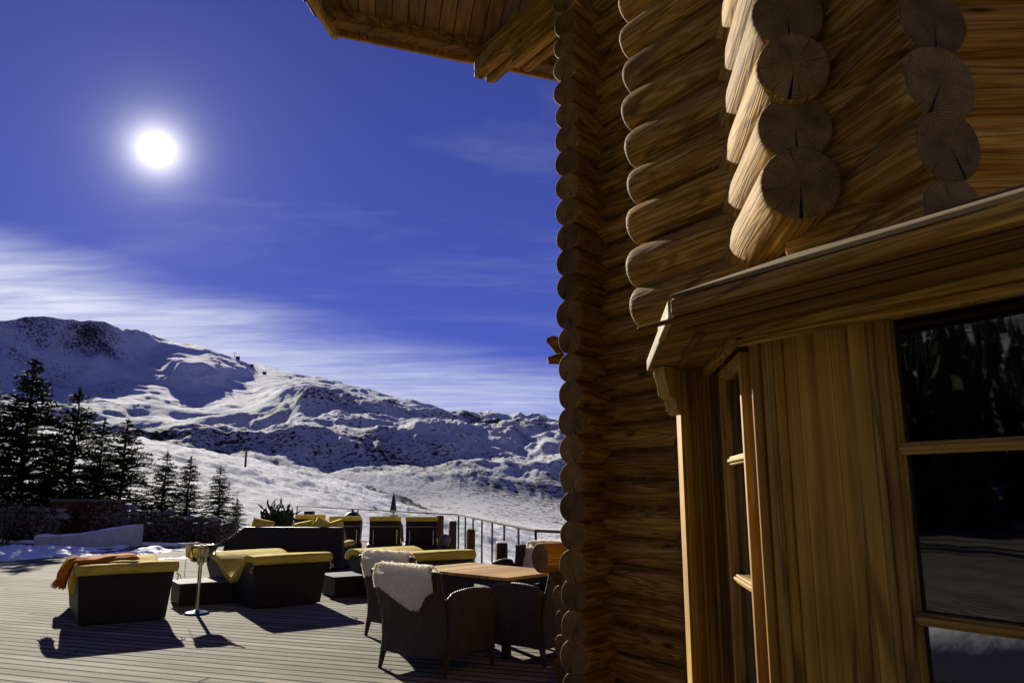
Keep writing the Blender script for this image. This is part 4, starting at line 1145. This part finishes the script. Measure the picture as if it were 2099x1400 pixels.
def sheepskin(P, az, x0, x1, front, backl, name_label, seed, low=None):
    """fleece folded over the top of a backrest"""
    rnd = random.Random(seed); mb = MB()
    zt = 0.89
    def fn(a, b):
        u = x0 + (x1 - x0) * a
        wob = 0.03 * noise.noise(Vector((a * 3, b * 3, seed)))
        t = (b - 0.5) * 2
        edge = 1.0
        if t < 0:    # back side, hangs behind
            d = -t * backl * (0.35 + 0.65 * (low(a) if low else 1.0)); y = YB(max(0.2, zt - d)) - 0.035 * (1 - (u / 0.37) ** 2) - 0.060; z = zt - d
            y -= 0.0
            k = min(1, d / 0.05); y = YB(0.9) - 0.035 + (y - (YB(0.9) - 0.035)) * k; z += 0.045 * math.sqrt(max(0, 1 - k * k))
        else:
            d = t * front; y = YB(max(0.2, zt - d)) + 0.055; z = zt - d
            k = min(1, d / 0.05); y = YB(0.9) + (y - YB(0.9)) * k; z += 0.045 * math.sqrt(max(0, 1 - k * k))
        z -= 0.05 * max(0, abs(2 * a - 1) - 0.86) * 4
        nrm_ = 0.010 * noise.noise(Vector((u * 14, b * 12, seed * 3.0)))
        return Vector((u + wob * 0.5, y - nrm_ if t < 0 else y + nrm_, z + nrm_))
    nu, nv = 44, 44
    mb.grid(lambda a, b: tuple(fn(a, b)), nu, nv)
    # tufts of wool
    for _ in range(14000):
        a, b = rnd.random(), rnd.random()
        if rnd.random() < 0.25: a = rnd.choice((0.0, 1.0)) * 0.97 + rnd.random() * 0.03
        elif rnd.random() < 0.2: b = rnd.choice((0.0, 1.0)) * 0.96 + rnd.random() * 0.04
        p = fn(a, b); e = 0.01
        n = (fn(min(1, a + e), b) - fn(max(0, a - e), b)).cross(fn(a, min(1, b + e)) - fn(a, max(0, b - e)))
        if n.length < 1e-9: continue
        n.normalize()
        if (b < 0.5 and n.y > 0) or (b >= 0.5 and n.y < 0): n = -n
        dr = (n * 0.75 + Vector((rnd.uniform(-1, 1), rnd.uniform(-1, 1), rnd.uniform(-1.1, 0.3))) * 0.8).normalized()
        L = rnd.uniform(0.010, 0.022)
        s_ = dr.cross(Vector((rnd.random() - 0.5, rnd.random() - 0.5, rnd.random() - 0.5))).normalized() * rnd.uniform(0.002, 0.004)
        mid = p + dr * L * 0.55 + s_ * 0.4; tip = p + dr * L + Vector((0, 0, -0.004))
        mb.add([p - s_, p + s_, mid + s_ * 0.8, mid - s_ * 0.8, tip], [(0, 1, 2, 3), (3, 2, 4)])
    o = mb.build('sheepskin', M['wool'], solid=0)
    o.location = P; o.rotation_euler = (0, 0, -R(az)); tag(o, name_label, 'sheepskin', 'sheepskins on the armchairs')
tri = lambda a: max(0.10, 1 - abs(a - 0.62) / (0.62 if a < 0.62 else 0.38)) if True else 1
sheepskin(chairs[0][0], CA, -0.34, 0.35, 0.30, 0.34, 'white fluffy sheepskin hanging to a point over the nearest armchair back', 5, lambda a: min(1.0, max(0.0, 1.15 * (1 - abs(a - 0.66) / (0.70 if a < 0.66 else 0.36)))))
sheepskin(chairs[1][0], CA, -0.32, 0.38, 0.25, 0.26, 'tan shaded sheepskin on the second armchair in front of the yellow lounger', 9, lambda a: 0.8)
sheepskin(chairs[2][0], 206, -0.30, 0.24, 0.38, 0.2, 'white sheepskin on the far armchair beside the round log end', 12)

# table
def table():
    N = G(1039, 1184, 0.75); lx = azd(-48); wy = azd(42); L_, W_ = 1.42, 0.92
    c = N + lx * (L_ / 2) + wy * (W_ / 2)
    root = empty('dining_table', (c.x, c.y, 0), 0, 'square-edged teak plank table with dark frame between the wicker armchairs', 'table')
    root.rotation_euler = (0, 0, R(48 + 90))
    mb = MB(); mb.box((0, 0, 0.735), (L_, W_, 0.030)); mb.build('table_top', M['tabletop'], root, bevel=0.003)
    mb = MB(); mb.box((0, 0, 0.69), (L_ - 0.02, W_ - 0.02, 0.055)); mb.build('apron', M['wicker_dark'], root, bevel=0.004)
    for sx in (-1, 1):
        for sy in (-1, 1):
            mb = MB(); mb.box((sx * (L_ / 2 - 0.06), sy * (W_ / 2 - 0.06), 0.331), (0.07, 0.07, 0.660)); mb.build('leg', M['wicker_dark'], root, bevel=0.006)
table()

# ------------------------------------------------------------------ far furniture
def sofa():
    Y = 16.0
    a = W(457, 1130, Y); b = W(700, 1130, Y - 0.2)
    d = Vector((b.x - a.x, b.y - a.y, 0)); L_ = d.length; d.normalize(); n = Vector((-d.y, d.x, 0))
    root = empty('wicker_sofa', (a.x, a.y, 0), math.atan2(d.y, d.x), 'long black wicker daybed seen from behind, between trees and far loungers', 'daybed')
    prof = [(0.0, 0.02), (0.0, 0.45), (0.08, 0.62), (0.25, 0.75), (0.42, 0.86), (L_, 0.86), (L_, 0.02)]
    mb = MB(); k = len(prof)
    vs = [(x, 0.0, z) for x, z in prof] + [(x, 0.16, z) for x, z in prof]
    mb.add(vs, [tuple(range(k)), tuple(range(k, 2 * k))[::-1]] + [(i, (i + 1) % k, k + (i + 1) % k, k + i) for i in range(k)])
    mb.build('backrest', M['wicker_dark'], root, bevel=0.01, fixn=True)
    mb = MB(); mb.box((L_ / 2, 0.75, 0.22), (L_ - 0.1, 1.15, 0.40)); mb.build('wicker_base', M['wicker_dark'], root, bevel=0.02)
    mb = MB(); mb.box((L_ / 2, 0.78, 0.48), (L_ - 0.2, 1.05, 0.12)); mb.build('mattress', M['fabric'], root, bevel=0.04)
    # loose cushions propped along the back
    rnd = random.Random(8)
    spec = [(0.62, 0.34, 0.93, 0.12, 0.2), (1.55, 0.34, 0.89, 0.1, -0.2), (1.95, 0.30, 0.92, 0.0, 0.45), (2.2, 0.30, 0.90, 0.0, -0.3)]
    labs = ['yellow cushion with its corner up at the left end of the long daybed', 'yellow cushion lying low near the spiky shrub on the daybed', 'yellow cushion tipped sideways in the middle of the daybed', 'yellow cushion leaning at the right part of the daybed']
    for (x, y, z, tl, rl), lb in zip(spec, labs):
        cm = MB(); s = 0.24
        def fn(a_, b_, sg):
            u, v = a_ * 2 - 1, b_ * 2 - 1; w_ = (1 - u ** 4) * (1 - v ** 4)
            return (u * s, sg * 0.06 * max(0, w_) ** 0.5, v * s)
        cm.grid(lambda a_, b_: fn(a_, b_, 1), 10, 10); cm.grid(lambda a_, b_: fn(a_, b_, -1), 10, 10)
        o = cm.build('cushion', M['fabric'], fixn=True)
        P = Vector((a.x, a.y, 0)) + d * x + n * y; o.location = (P.x, P.y, z - 0.16)
        o.rotation_euler = (R(-14), rl + R(0), math.atan2(d.y, d.x)); tag(o, lb, 'cushion', 'cushions on the long daybed')
sofa()
def far_lounger():
    root = empty('raised_lounger')
    mb = MB(); mb.box((0, 0.95, 0.20), (0.82, 2.0, 0.34)); mb.build('wicker_base', M['wicker_dark'], root, bevel=0.02)
    mb = MB(); Mx = Matrix.Rotation(R(14), 3, 'X'); mb.box((0, 0.02, 0.66), (0.72, 0.045, 0.60), 0, Mx); mb.build('backrest', M['wicker_dark'], root, bevel=0.01)
    mb = MB(); mb.box((0, 0.095, 0.70), (0.72, 0.10, 0.62), 0, Mx); mb.build('back_cushion', M['fabric'], root, bevel=0.03)
    mb = MB(); mb.box((0, 0.02 - 0.10, 0.955), (0.74, 0.03, 0.10), 0, Mx); mb.build('mattress_flap', M['fabric'], root, bevel=0.01)
    mb = MB(); mb.box((0, 1.05, 0.42), (0.76, 1.75, 0.10)); mb.build('seat_cushion', M['fabric'], root, bevel=0.03)
    for sx in (-0.27, 0.27):
        mb = MB(); mb.tube([(sx, -0.02, 0.70), (sx, -0.10, 0.38)], 0.012, 8); mb.build('strut', M['steel'], root)
    mb = MB(); mb.tube([(-0.36, -0.065, 0.78), (0.36, -0.065, 0.78)], 0.010, 8); mb.build('cross_bar', M['steel'], root)
    return root
fl = far_lounger()
flspots = [(863, 1130, 18.0, 'raised wicker lounger with yellow cushion beside the globe lantern'),
           (788, 1130, 18.2, 'raised wicker lounger with yellow cushion left of the lantern lounger'),
           (705, 1130, 18.3, 'raised wicker lounger half hidden by the right end of the daybed'),
           (633, 1130, 19.6, 'raised wicker lounger behind the daybed cushions, chimney pot above it')]
for i, (px, py, Y, lab) in enumerate(flspots):
    o = fl if i == 0 else copy_tree(fl)
    q = W(px, py, Y); o.location = (q.x, q.y, 0); o.rotation_euler = (0, 0, R(6 + i * 3)); tag(o, lab, 'sun lounger', 'raised loungers at the terrace edge')
def globe():
    p = W(912, 1130, 17.3)
    root = empty('globe_lantern', (p.x, p.y, 0), 0, 'round smoked glass globe lantern on a short dark stand', 'lantern')
    mb = MB(); mb.lathe([(0.0, 0.0), (0.12, 0.0), (0.10, 0.25), (0.10, 0.40), (0.0, 0.40)], seg=20); mb.build('stand', M['darkmetal'], root)
    mb = MB(); r = 0.125; mb.lathe([(r * math.sin(math.pi * i / 16), 0.52 - r * math.cos(math.pi * i / 16)) for i in range(17)], seg=28); mb.build('globe', M['lanternglass'], root)
    mb = MB(); mb.tube([(0.128 * math.cos(a), 0.0, 0.52 + 0.128 * math.sin(a)) for a in [i * math.pi / 12 for i in range(25)]], 0.006, 6, cap=False); mb.build('ring', M['steel'], root)
globe()

# timber posts and railing
rail_a = Vector((-1.36, 19.8, 0)); rail_b = Vector((0.35, 11.5, 0)); rail_c = Vector((1.6, 10.3, 0)); rail_z = Vector((-9.1, 32.8, 0))
labs = ['square timber bollard farthest along the railing, beside the globe lantern', 'square timber bollard second from the lantern', 'tall square timber bollard left of the far armchair, second nearest', 'square timber bollard with snow cap beside the far sheepskin']
for (px, top, Y, w_, lb) in ((902, 1058, 21.0, 0.19, labs[0]), (928, 1070, 17.4, 0.16, labs[1]), (965, 1087, 14.2, 0.15, labs[2]), (1028, 1113, 11.6, 0.16, labs[3])):
    q = W(px, top, Y); root = empty('timber_post', (q.x, q.y, 0), R(10), lb, 'post', 'timber posts along the railing')
    mb = MB(); mb.box((0, 0, q.z / 2), (w_, w_, q.z)); mb.build('post', M['post'], root, bevel=0.008)
    mb = MB(); mb.box((0, 0, q.z + 0.012), (w_ * 0.9, w_ * 0.9, 0.022)); mb.build('cap', M['snow'] if Y < 12 else M['post'], root, bevel=0.008)
def railing(A, B, n, label, hz=1.0, wires=4, skip=False, tp=0.022):
    root = empty('railing', (A.x, A.y, 0), 0, label, 'railing', None)
    d = (B - A); O = A
    mb = MB(); mb.tube([A - O + Vector((0, 0, hz)), B - O + Vector((0, 0, hz))], tp, 8); mb.build('handrail', M['railmetal'], root)
    for i in range(n + 1):
        P = d * (i / n); mb = MB(); mb.box((P.x, P.y, hz / 2 - 0.02), (0.035, 0.05, hz)); mb.build('baluster', M['railmetal'], root)
    for k in range(wires):
        mb = MB(); z = 0.15 + k * (hz - 0.2) / wires
        mb.tube([Vector((0, 0, z)), d + Vector((0, 0, z))], 0.003, 5); mb.build('wire', M['railmetal'], root)
railing(rail_a, rail_b, 7, 'metal railing with handrail running along the right edge of the terrace')
railing(rail_b, rail_c, 2, 'short metal railing section beside the log corner')
railing(rail_z, rail_a, 2, 'long thin metal railing across the far end of the terrace', 1.0, 2, tp=0.018)

# ------------------------------------------------------------------ plants and walls by the far edge
def conifer_meshes(seed, H=6.0, spread=1.25, n_tier=34, dens=1.0):
    dens = dens * 1.55
    rnd = random.Random(seed); t = MB(); c = MB()
    lean = Vector((rnd.uniform(-0.02, 0.02), rnd.uniform(-0.02, 0.02), 1))
    pts = [lean * (H * i / 8) + Vector((0.03 * math.sin(i), 0.03 * math.cos(i * 1.3), 0)) * (i < 8) for i in range(9)]
    t.tube(pts, [0.11 * (1 - i / 8.6) * H / 6 + 0.006 for i in range(9)], 8)
    vs, fs = [], []
    def leaf(p, d, L, w):
        s_ = d.cross(Vector((rnd.uniform(-0.4, 0.4), rnd.uniform(-0.4, 0.4), 1))).normalized() * w
        k = len(vs); vs.extend([p - s_ * 0.4, p + s_ * 0.4, p + d * L * 0.55 + s_, p + d * L, p + d * L * 0.55 - s_]); fs.append((k, k + 1, k + 2, k + 3, k + 4))
    for i in range(n_tier):
        f = (i + rnd.random()) / n_tier; z = H * (0.05 + 0.93 * f)
        R_ = spread * (1 - f) ** 0.82 * (0.75 + 0.5 * rnd.random()) * H / 6 + 0.08
        nb = rnd.randint(7, 10) if f < 0.9 else 3
        a0 = rnd.random() * 6.28
        for b in range(nb):
            a = a0 + b * 6.283 / nb + rnd.uniform(-0.3, 0.3); L = R_ * rnd.uniform(0.55, 1.15)
            rise = rnd.uniform(-0.18, 0.34) + 0.25 * f
            z = min(H * 0.985, max(0.1, H * (0.05 + 0.93 * f) + rnd.gauss(0, H * 0.013))); base = lean * z; steps = max(3, int(L / 0.10))
            prev = base
            for s in range(1, steps + 1):
                q = s / steps
                p = base + Vector((math.cos(a) * L * q, math.sin(a) * L * q, L * (rise * q - 0.22 * q * q)))
                if s % 2 == 0 or s == steps: t.tube([prev, p], 0.012 * (1 - q) + 0.004, 4, cap=False, smooth=False); prev = p
                for _ in range(int(7 * dens)):
                    dr = Vector((math.cos(a) + rnd.uniform(-1.1, 1.1), math.sin(a) + rnd.uniform(-1.1, 1.1), rnd.uniform(-0.15, 0.45))).normalized()
                    leaf(p + Vector((rnd.uniform(-.03, .03), rnd.uniform(-.03, .03), rnd.uniform(-.02, .03))), dr, rnd.uniform(0.09, 0.20), rnd.uniform(0.018, 0.036))
        # tuft on the leader
    for _ in range(int(60 * dens)):
        z = H * rnd.uniform(0.90, 1.0); a = rnd.random() * 6.28
        leaf(lean * z, Vector((math.cos(a), math.sin(a), 0.9)).normalized(), rnd.uniform(0.08, 0.16), 0.014)
    c.add(vs, fs)
    return t, c
protos = []
for i, (sd_, sp) in enumerate(((1, 2.15), (2, 1.85), (3, 1.6))):
    t, c = conifer_meshes(sd_, 6.0, sp, 40 if i == 0 else 36, 1.0)
    root = empty('conifer_tree'); t.build('trunk', M['trunk'], root); c.build('crown', M['needles'], root); protos.append(root)
trees = [(75, 738, 27, 0, 'tallest dark conifer near the left edge of the view'), (168, 795, 27.5, 1, 'tall dark conifer right of the tallest one'), (212, 858, 31, 2, 'slim conifer between two taller ones above the low concrete wall'),
         (258, 860, 27.5, 0, 'dense conifer above the right end of the low concrete wall'), (340, 925, 28, 1, 'mid-height conifer left of two slimmer ones'), (392, 935, 28.5, 2, 'slim pointed conifer in the middle of the shorter row'),
         (455, 955, 29, 1, 'conifer rising just left of the daybed end'), (487, 1020, 30, 2, 'smallest conifer showing above the daybed end'), (-15, 765, 26, 0, 'conifer cut by the left edge of the view'), (118, 905, 30, 1, 'shorter conifer filling the gap behind the two tallest')]
used = set()
for i, (px, top, Y, k, lb) in enumerate(trees):
    q = W(px, top, Y); zb = -0.9; Hh = q.z - zb
    o = protos[k] if k not in used else copy_tree(protos[k]); used.add(k)
    s = Hh / 6.0; xy = 0.9 + 0.1 * s
    base = W(px + (1049 - px) * 0.0, 1110, Y)
    o.location = (W(px, 1010, Y).x * 1.0 - 0.0, Y, zb)
    # the crown top must stand over its base: a true vertical
    o.location.x = q.x
    o.scale = (s * 1.12, s * 1.12, s); o.rotation_euler = (0, 0, i * 1.7); tag(o, lb, 'tree', 'conifers beyond the terrace')

def shrub(P, rx, ry, h, n, seed, label, mat='twig', leafy=0.05, cat='shrub', group='shrubs beyond the terrace edge', upright=False):
    rnd = random.Random(seed); mb = MB(); st_ = MB()
    vs, fs = [], []
    for _ in range(int(n / 26)):
        a = rnd.random() * 6.28; q = rnd.random() ** 0.5
        b0 = Vector((math.cos(a) * rx * 0.3 * q, math.sin(a) * ry * 0.3 * q, 0)); tp = Vector((math.cos(a) * rx * q, math.sin(a) * ry * q, h * rnd.uniform(0.6, 1.0)))
        m_ = b0.lerp(tp, 0.5) + Vector((rnd.uniform(-.1, .1), rnd.uniform(-.1, .1), 0)); st_.tube([b0, m_, tp], [0.018, 0.012, 0.004], 5)
        for _ in range(26):
            t = rnd.uniform(0.2, 1.0); p = b0.lerp(tp, t) + Vector((rnd.gauss(0, .12), rnd.gauss(0, .12), rnd.gauss(0, .10))); 
            if p.z < 0.02: p.z = 0.05
            d = Vector((rnd.uniform(-1, 1), rnd.uniform(-1, 1), rnd.uniform(0.4, 1.6) if upright else rnd.uniform(-0.6, 1))).normalized(); s_ = d.orthogonal().normalized() * leafy * 0.35
            L = leafy * rnd.uniform(0.6, 1.6) * (2.2 if upright else 1)
            k = len(vs); vs.extend([p, p + d * L * 0.5 + s_, p + d * L, p + d * L * 0.5 - s_]); fs.append((k, k + 1, k + 2, k + 3))
    mb.add(vs, fs)
    root = empty('shrub', P, 0, label, cat, group); st_.build('stem', M['trunk'], root); mb.build('foliage', M[mat], root)
p = W(568, 1090, 23.5); shrub(Vector((p.x, p.y, 0.0)), 0.50, 0.4, 0.95, 1400, 3, 'spiky green shrub behind the daybed', 'needles', 0.11, upright=True)
for i, (px, top, Y, rx, lb) in enumerate(((20, 1012, 24.6, 1.3, 'dry brown shrub at the left edge under the cut conifer'), (85, 1030, 24.9, 0.9, 'dry brown shrub left of the dark timber fence'), (250, 1030, 24.9, 0.9, 'dry shrub right of the dark timber fence'), (320, 1045, 24.6, 1.0, 'dry shrub against the stone wall, left part'), (395, 1062, 24.6, 1.0, 'dry shrub against the stone wall, middle'), (455, 1075, 24.4, 0.8, 'dry shrub against the stone wall beside the daybed end'))):
    q = W(px, top, Y); shrub(Vector((q.x, Y, -0.6)), rx, 0.5, q.z + 0.6, 1500, 20 + i, lb, 'twig', 0.075)

def stone_wall(A, B, h0, h1, seed, label):
    rnd = random.Random(seed); d = B - A; L_ = d.length; d.normalize(); n = Vector((-d.y, d.x, 0))
    mb = MB()
    mb.wallbox(A, d, n, 0, L_, -1.0, min(h0, h1) - 0.08, -0.15, 0.15)
    x = 0.0
    ico = []
    b = bmesh.new(); bmesh.ops.create_icosphere(b, subdivisions=2, radius=1.0); iv = [v.co.copy() for v in b.verts]; iff = [[v.index for v in f.verts] for f in b.faces]; b.free()
    z = -0.1
    while z < max(h0, h1):
        rh = rnd.uniform(0.16, 0.26); x = rnd.uniform(-0.1, 0.1)
        while x < L_:
            w_ = rnd.uniform(0.22, 0.48); hh = h0 + (h1 - h0) * x / L_
            if z < hh:
                c = A + d * (x + w_ / 2) + Vector((0, 0, z + rh / 2)); sx, sy, sz = w_ * 0.56, 0.24, rh * 0.56; so_ = rnd.random() * 20
                vs = []
                for v in iv:
                    k = 1 + 0.22 * noise.noise(v * 1.7 + Vector((so_, 0, 0))); vs.append(c + d * (v.x * sx * k) + n * (v.y * sy * k) + Vector((0, 0, v.z * sz * k)))
                mb.add(vs, iff, 0, False)
            x += w_
        z += rh
    o = mb.build('stone_wall', M['stone']); tag(o, label, 'wall')
stone_wall(W(-120, 1100, 25.4), W(112, 1100, 25.2), 1.15, 0.95, 1, 'rough rubble stone wall at the left edge beyond the deck')
stone_wall(W(238, 1100, 25.2), W(480, 1100, 24.7), 1.05, 0.45, 2, 'rough rubble stone wall running behind the daybed end')
for o in bpy.data.objects:
    if o.name.startswith('stone_wall'): o.location.z = -EYE - tanE(1100) * 25.3
# dark fence between the stone walls
A, B = W(100, 1100, 26.0), W(245, 1100, 26.0); root = empty('timber_fence', (A.x, A.y, -0.6), 0, 'dark timber board fence with two rails between the stone walls', 'fence')
n = 15
for i in range(n):
    t = i / (n - 1); P = (B - A) * t; mb = MB(); mb.box((P.x, P.y, 0.95), (0.155, 0.03, 1.9 + 0.03 * (i % 3))); mb.build('board', M['post'], root)
for z in (1.35, 1.9):
    mb = MB(); mb.box((((B - A) * 0.5).x, -0.04, z), ((B - A).length + 0.1, 0.05, 0.08)); mb.build('rail', M['railmetal'], root)
# low concrete wall rising to the right, snow on top
A = W(68, 1115, 22.9); B = W(274, 1117, 22.7); A.z = B.z = 0; root = empty('low_wall', (A.x, A.y, 0), 0, 'low pale concrete wall rising to the right with snow along its top', 'wall')
d = (B - A); L_ = d.length; dn = d.normalized(); n = Vector((-dn.y, dn.x, 0))
mb = MB(); vs = []
P3 = [(0, 0.004), (L_, 0.004), (L_, 0.60), (L_ * 0.34, 0.30), (0, 0.28)]
for o_ in (0, 0.45): vs += [dn * a + n * o_ + Vector((0, 0, b)) for a, b in P3]
mb.add(vs, [(0, 1, 2, 3, 4), (9, 8, 7, 6, 5)] + [(i, 5 + i, 5 + (i + 1) % 5, (i + 1) % 5) for i in range(5)]); mb.build('wall_body', M['concrete'], root, bevel=0.01, fixn=True)
mb = MB()
def sn(a, b):
    x = a * L_; z = float(np.interp(x, [0, L_ * 0.34, L_], [0.28, 0.30, 0.60])); e = max(0.0, math.sin(math.pi * b)) ** 0.5
    return tuple(dn * x + n * (0.02 + b * 0.42) + Vector((0, 0, z + 0.004 + e * (0.05 + 0.035 * noise.noise(Vector((x * 2.5, b * 2, 0)))))))
mb.grid(sn, 60, 8); mb.build('snow_cap', M['snow'], root)

# ------------------------------------------------------------------ small things beyond
def lift_pylon(px, py, Yd, H, label):
    a = math.degrees(math.atan(ratio(px, py))); p = None
    x = ratio(px, py) * Yd; z = height(x, Yd)
    root = empty('lift_pylon', (x, Yd, z - 0.5), R(20), label, 'lift pylon', 'ski lift pylons')
    mb = MB(); mb.tube([(0, 0, 0), (0, 0, H)], [H * 0.055, H * 0.035], 8); mb.build('mast', M['darkmetal'], root)
    mb = MB(); mb.box((0, 0, H), (H * 0.55, H * 0.05, H * 0.05)); 
    mb.box((-H * 0.25, 0, H - 0.05 * H), (H * 0.05, H * 0.2, H * 0.05)); mb.box((H * 0.25, 0, H - 0.05 * H), (H * 0.05, H * 0.2, H * 0.05)); mb.build('crossarm', M['darkmetal'], root)
    mb = MB(); mb.box((0, 0, 0.3), (H * 0.25, H * 0.25, 1.2)); mb.build('footing', M['concrete'], root)
lift_pylon(502, 968, 165, 5.2, 'ski lift pylon standing alone on the nearer snow slope')
lift_pylon(232, 700, 1720, 16, 'distant ski lift pylon high on the left shaded slope')
lift_pylon(205, 668, 1790, 16, 'distant ski lift pylon on the left skyline')
lift_pylon(447, 790, 1500, 15, 'distant ski lift pylon on the white piste below the ridge')
lift_pylon(478, 770, 1900, 16, 'distant ski lift pylon near the right ridge line')
for (px, py, Y, s, lb) in ((485, 768, 1850, 8, 'small dark lift hut on the upper piste, left one of three'), (515, 770, 1850, 7, 'small dark lift hut on the upper piste, middle one of three'), (541, 783, 1750, 7, 'small dark lift hut on the upper piste, right one of three')):
    x = ratio(px, py) * Y; z = height(x, Y)
    root = empty('lift_hut', (x, Y, z), 0, lb, 'hut', 'lift huts on the piste')
    mb = MB(); mb.box((0, 0, s * 0.25), (s, s * 0.8, s * 0.7)); mb.build('wall', M['darkmetal'], root)
    mb = MB(); mb.add([(-s * .6, -s * .5, s * .6), (s * .6, -s * .5, s * .6), (s * .6, s * .5, s * .6), (-s * .6, s * .5, s * .6), (-s * .6, 0, s * .9), (s * .6, 0, s * .9)], [(0, 1, 5, 4), (2, 3, 4, 5), (0, 4, 3), (1, 2, 5), (0, 3, 2, 1)]); mb.build('roof', M['darkmetal'], root)
# closed parasol, dome and chimney of the buildings below the terrace
p = W(806, 1050, 60); root = empty('closed_parasol', (p.x, p.y, p.z - 2.2), 0, 'tall closed dark parasol on the slope behind the far railing', 'parasol')
mb = MB(); mb.tube([(0, 0, 0), (0, 0, 3.6)], 0.05, 8); mb.build('pole', M['darkmetal'], root)
mb = MB(); mb.lathe([(0.02, 3.75), (0.10, 3.4), (0.22, 2.6), (0.30, 2.25), (0.22, 2.2), (0, 2.2)], seg=14); mb.build('canopy', M['wicker_dark'], root)
mb = MB(); mb.lathe([(0, 0), (0.9, 0.0), (0.8, 1.2), (0.35, 2.0), (0, 2.05)], seg=8, smooth=False); mb.build('base', M['post'], root)
p = W(722, 1068, 34); root = empty('dome_roof', (p.x, p.y, p.z - 1.2), 0, 'dark rounded stove hood behind the half hidden lounger', 'stove hood')
mb = MB(); mb.lathe([(0.0, 1.62), (0.18, 1.58), (0.34, 1.45), (0.44, 1.25), (0.46, 1.1), (0.40, 0.0), (0.0, 0.0)], seg=20); mb.build('hood', M['darkmetal'], root)
mb = MB(); mb.tube([(0, 0, 1.58), (0, 0, 1.72)], 0.05, 10); mb.build('flue', M['darkmetal'], root)
p = W(634, 1058, 30); root = empty('chimney_pot', (p.x, p.y, p.z - 1.5), 0, 'small dark square chimney pot above the hindmost lounger', 'chimney')
mb = MB(); mb.box((0, 0, 0.85), (0.22, 0.22, 1.5)); mb.build('shaft', M['darkmetal'], root, bevel=0.01)
mb = MB(); mb.box((0, 0, 1.62), (0.34, 0.34, 0.16)); mb.build('hood', M['darkmetal'], root, bevel=0.02)

# dark wood on the slope left of the terrace (mirrored in the bay window)
def forest():
    rnd = random.Random(77); mb = MB()
    for i in range(1100):
        a = rnd.uniform(-165, -52); r = 34 + 260 * rnd.random() ** 1.4; x, y = r * math.sin(R(a)), r * math.cos(R(a))
        z = height(x, y) - 0.3; H = rnd.uniform(5, 11); n = 12
        for k in range(n):
            f = k / n; R_ = (1 - f) * H * 0.20 + 0.2; zz = z + H * (0.08 + 0.9 * f); s = 13
            vs = [(x + R_ * (rnd.uniform(0.8, 1.25) if j % 2 else 0.5) * math.cos(j * 6.283 / s + k), y + R_ * (1 if j % 2 else 0.5) * math.sin(j * 6.283 / s + k), zz - (0.25 * R_ if j % 2 else 0)) for j in range(s)] + [(x, y, zz + H * 0.16)]
            mb.add(vs, [(j, (j + 1) % s, s) for j in range(s)])
    o = mb.build('forest', M['needles']); tag(o, 'dark conifer wood on the slope beside the terrace', kind='stuff')
forest()
# snow-laden hedge on the left of the terrace (only mirrored in the lowest pane)
def hedge():
    mb = MB(); c = Vector((-3.4, -1.8, 0))
    def fn(a, b):
        x = a * 9; s = 0.5 + 0.5 * abs(math.sin(x * 1.6)); ang = math.pi * b
        return (c.x + math.cos(ang) * 0.45, c.y + x - 4, 0.20 + math.sin(ang) * (0.16 + 0.20 * s) + 0.03 * noise.noise(Vector((x * 3, b * 4, 0))))
    root = empty('snowy_bench', (0, 0, 0), 0, 'long dark bench under a scalloped snow cover left of the camera', 'bench')
    mb.grid(fn, 140, 14); mb.build('snow_cover', M['snow'], root, solid=0.02)
    m2 = MB(); m2.box((c.x, c.y + 0.5, 0.11), (0.8, 8.8, 0.20)); m2.build('seat', M['greytop'], root, bevel=0.02)
hedge()
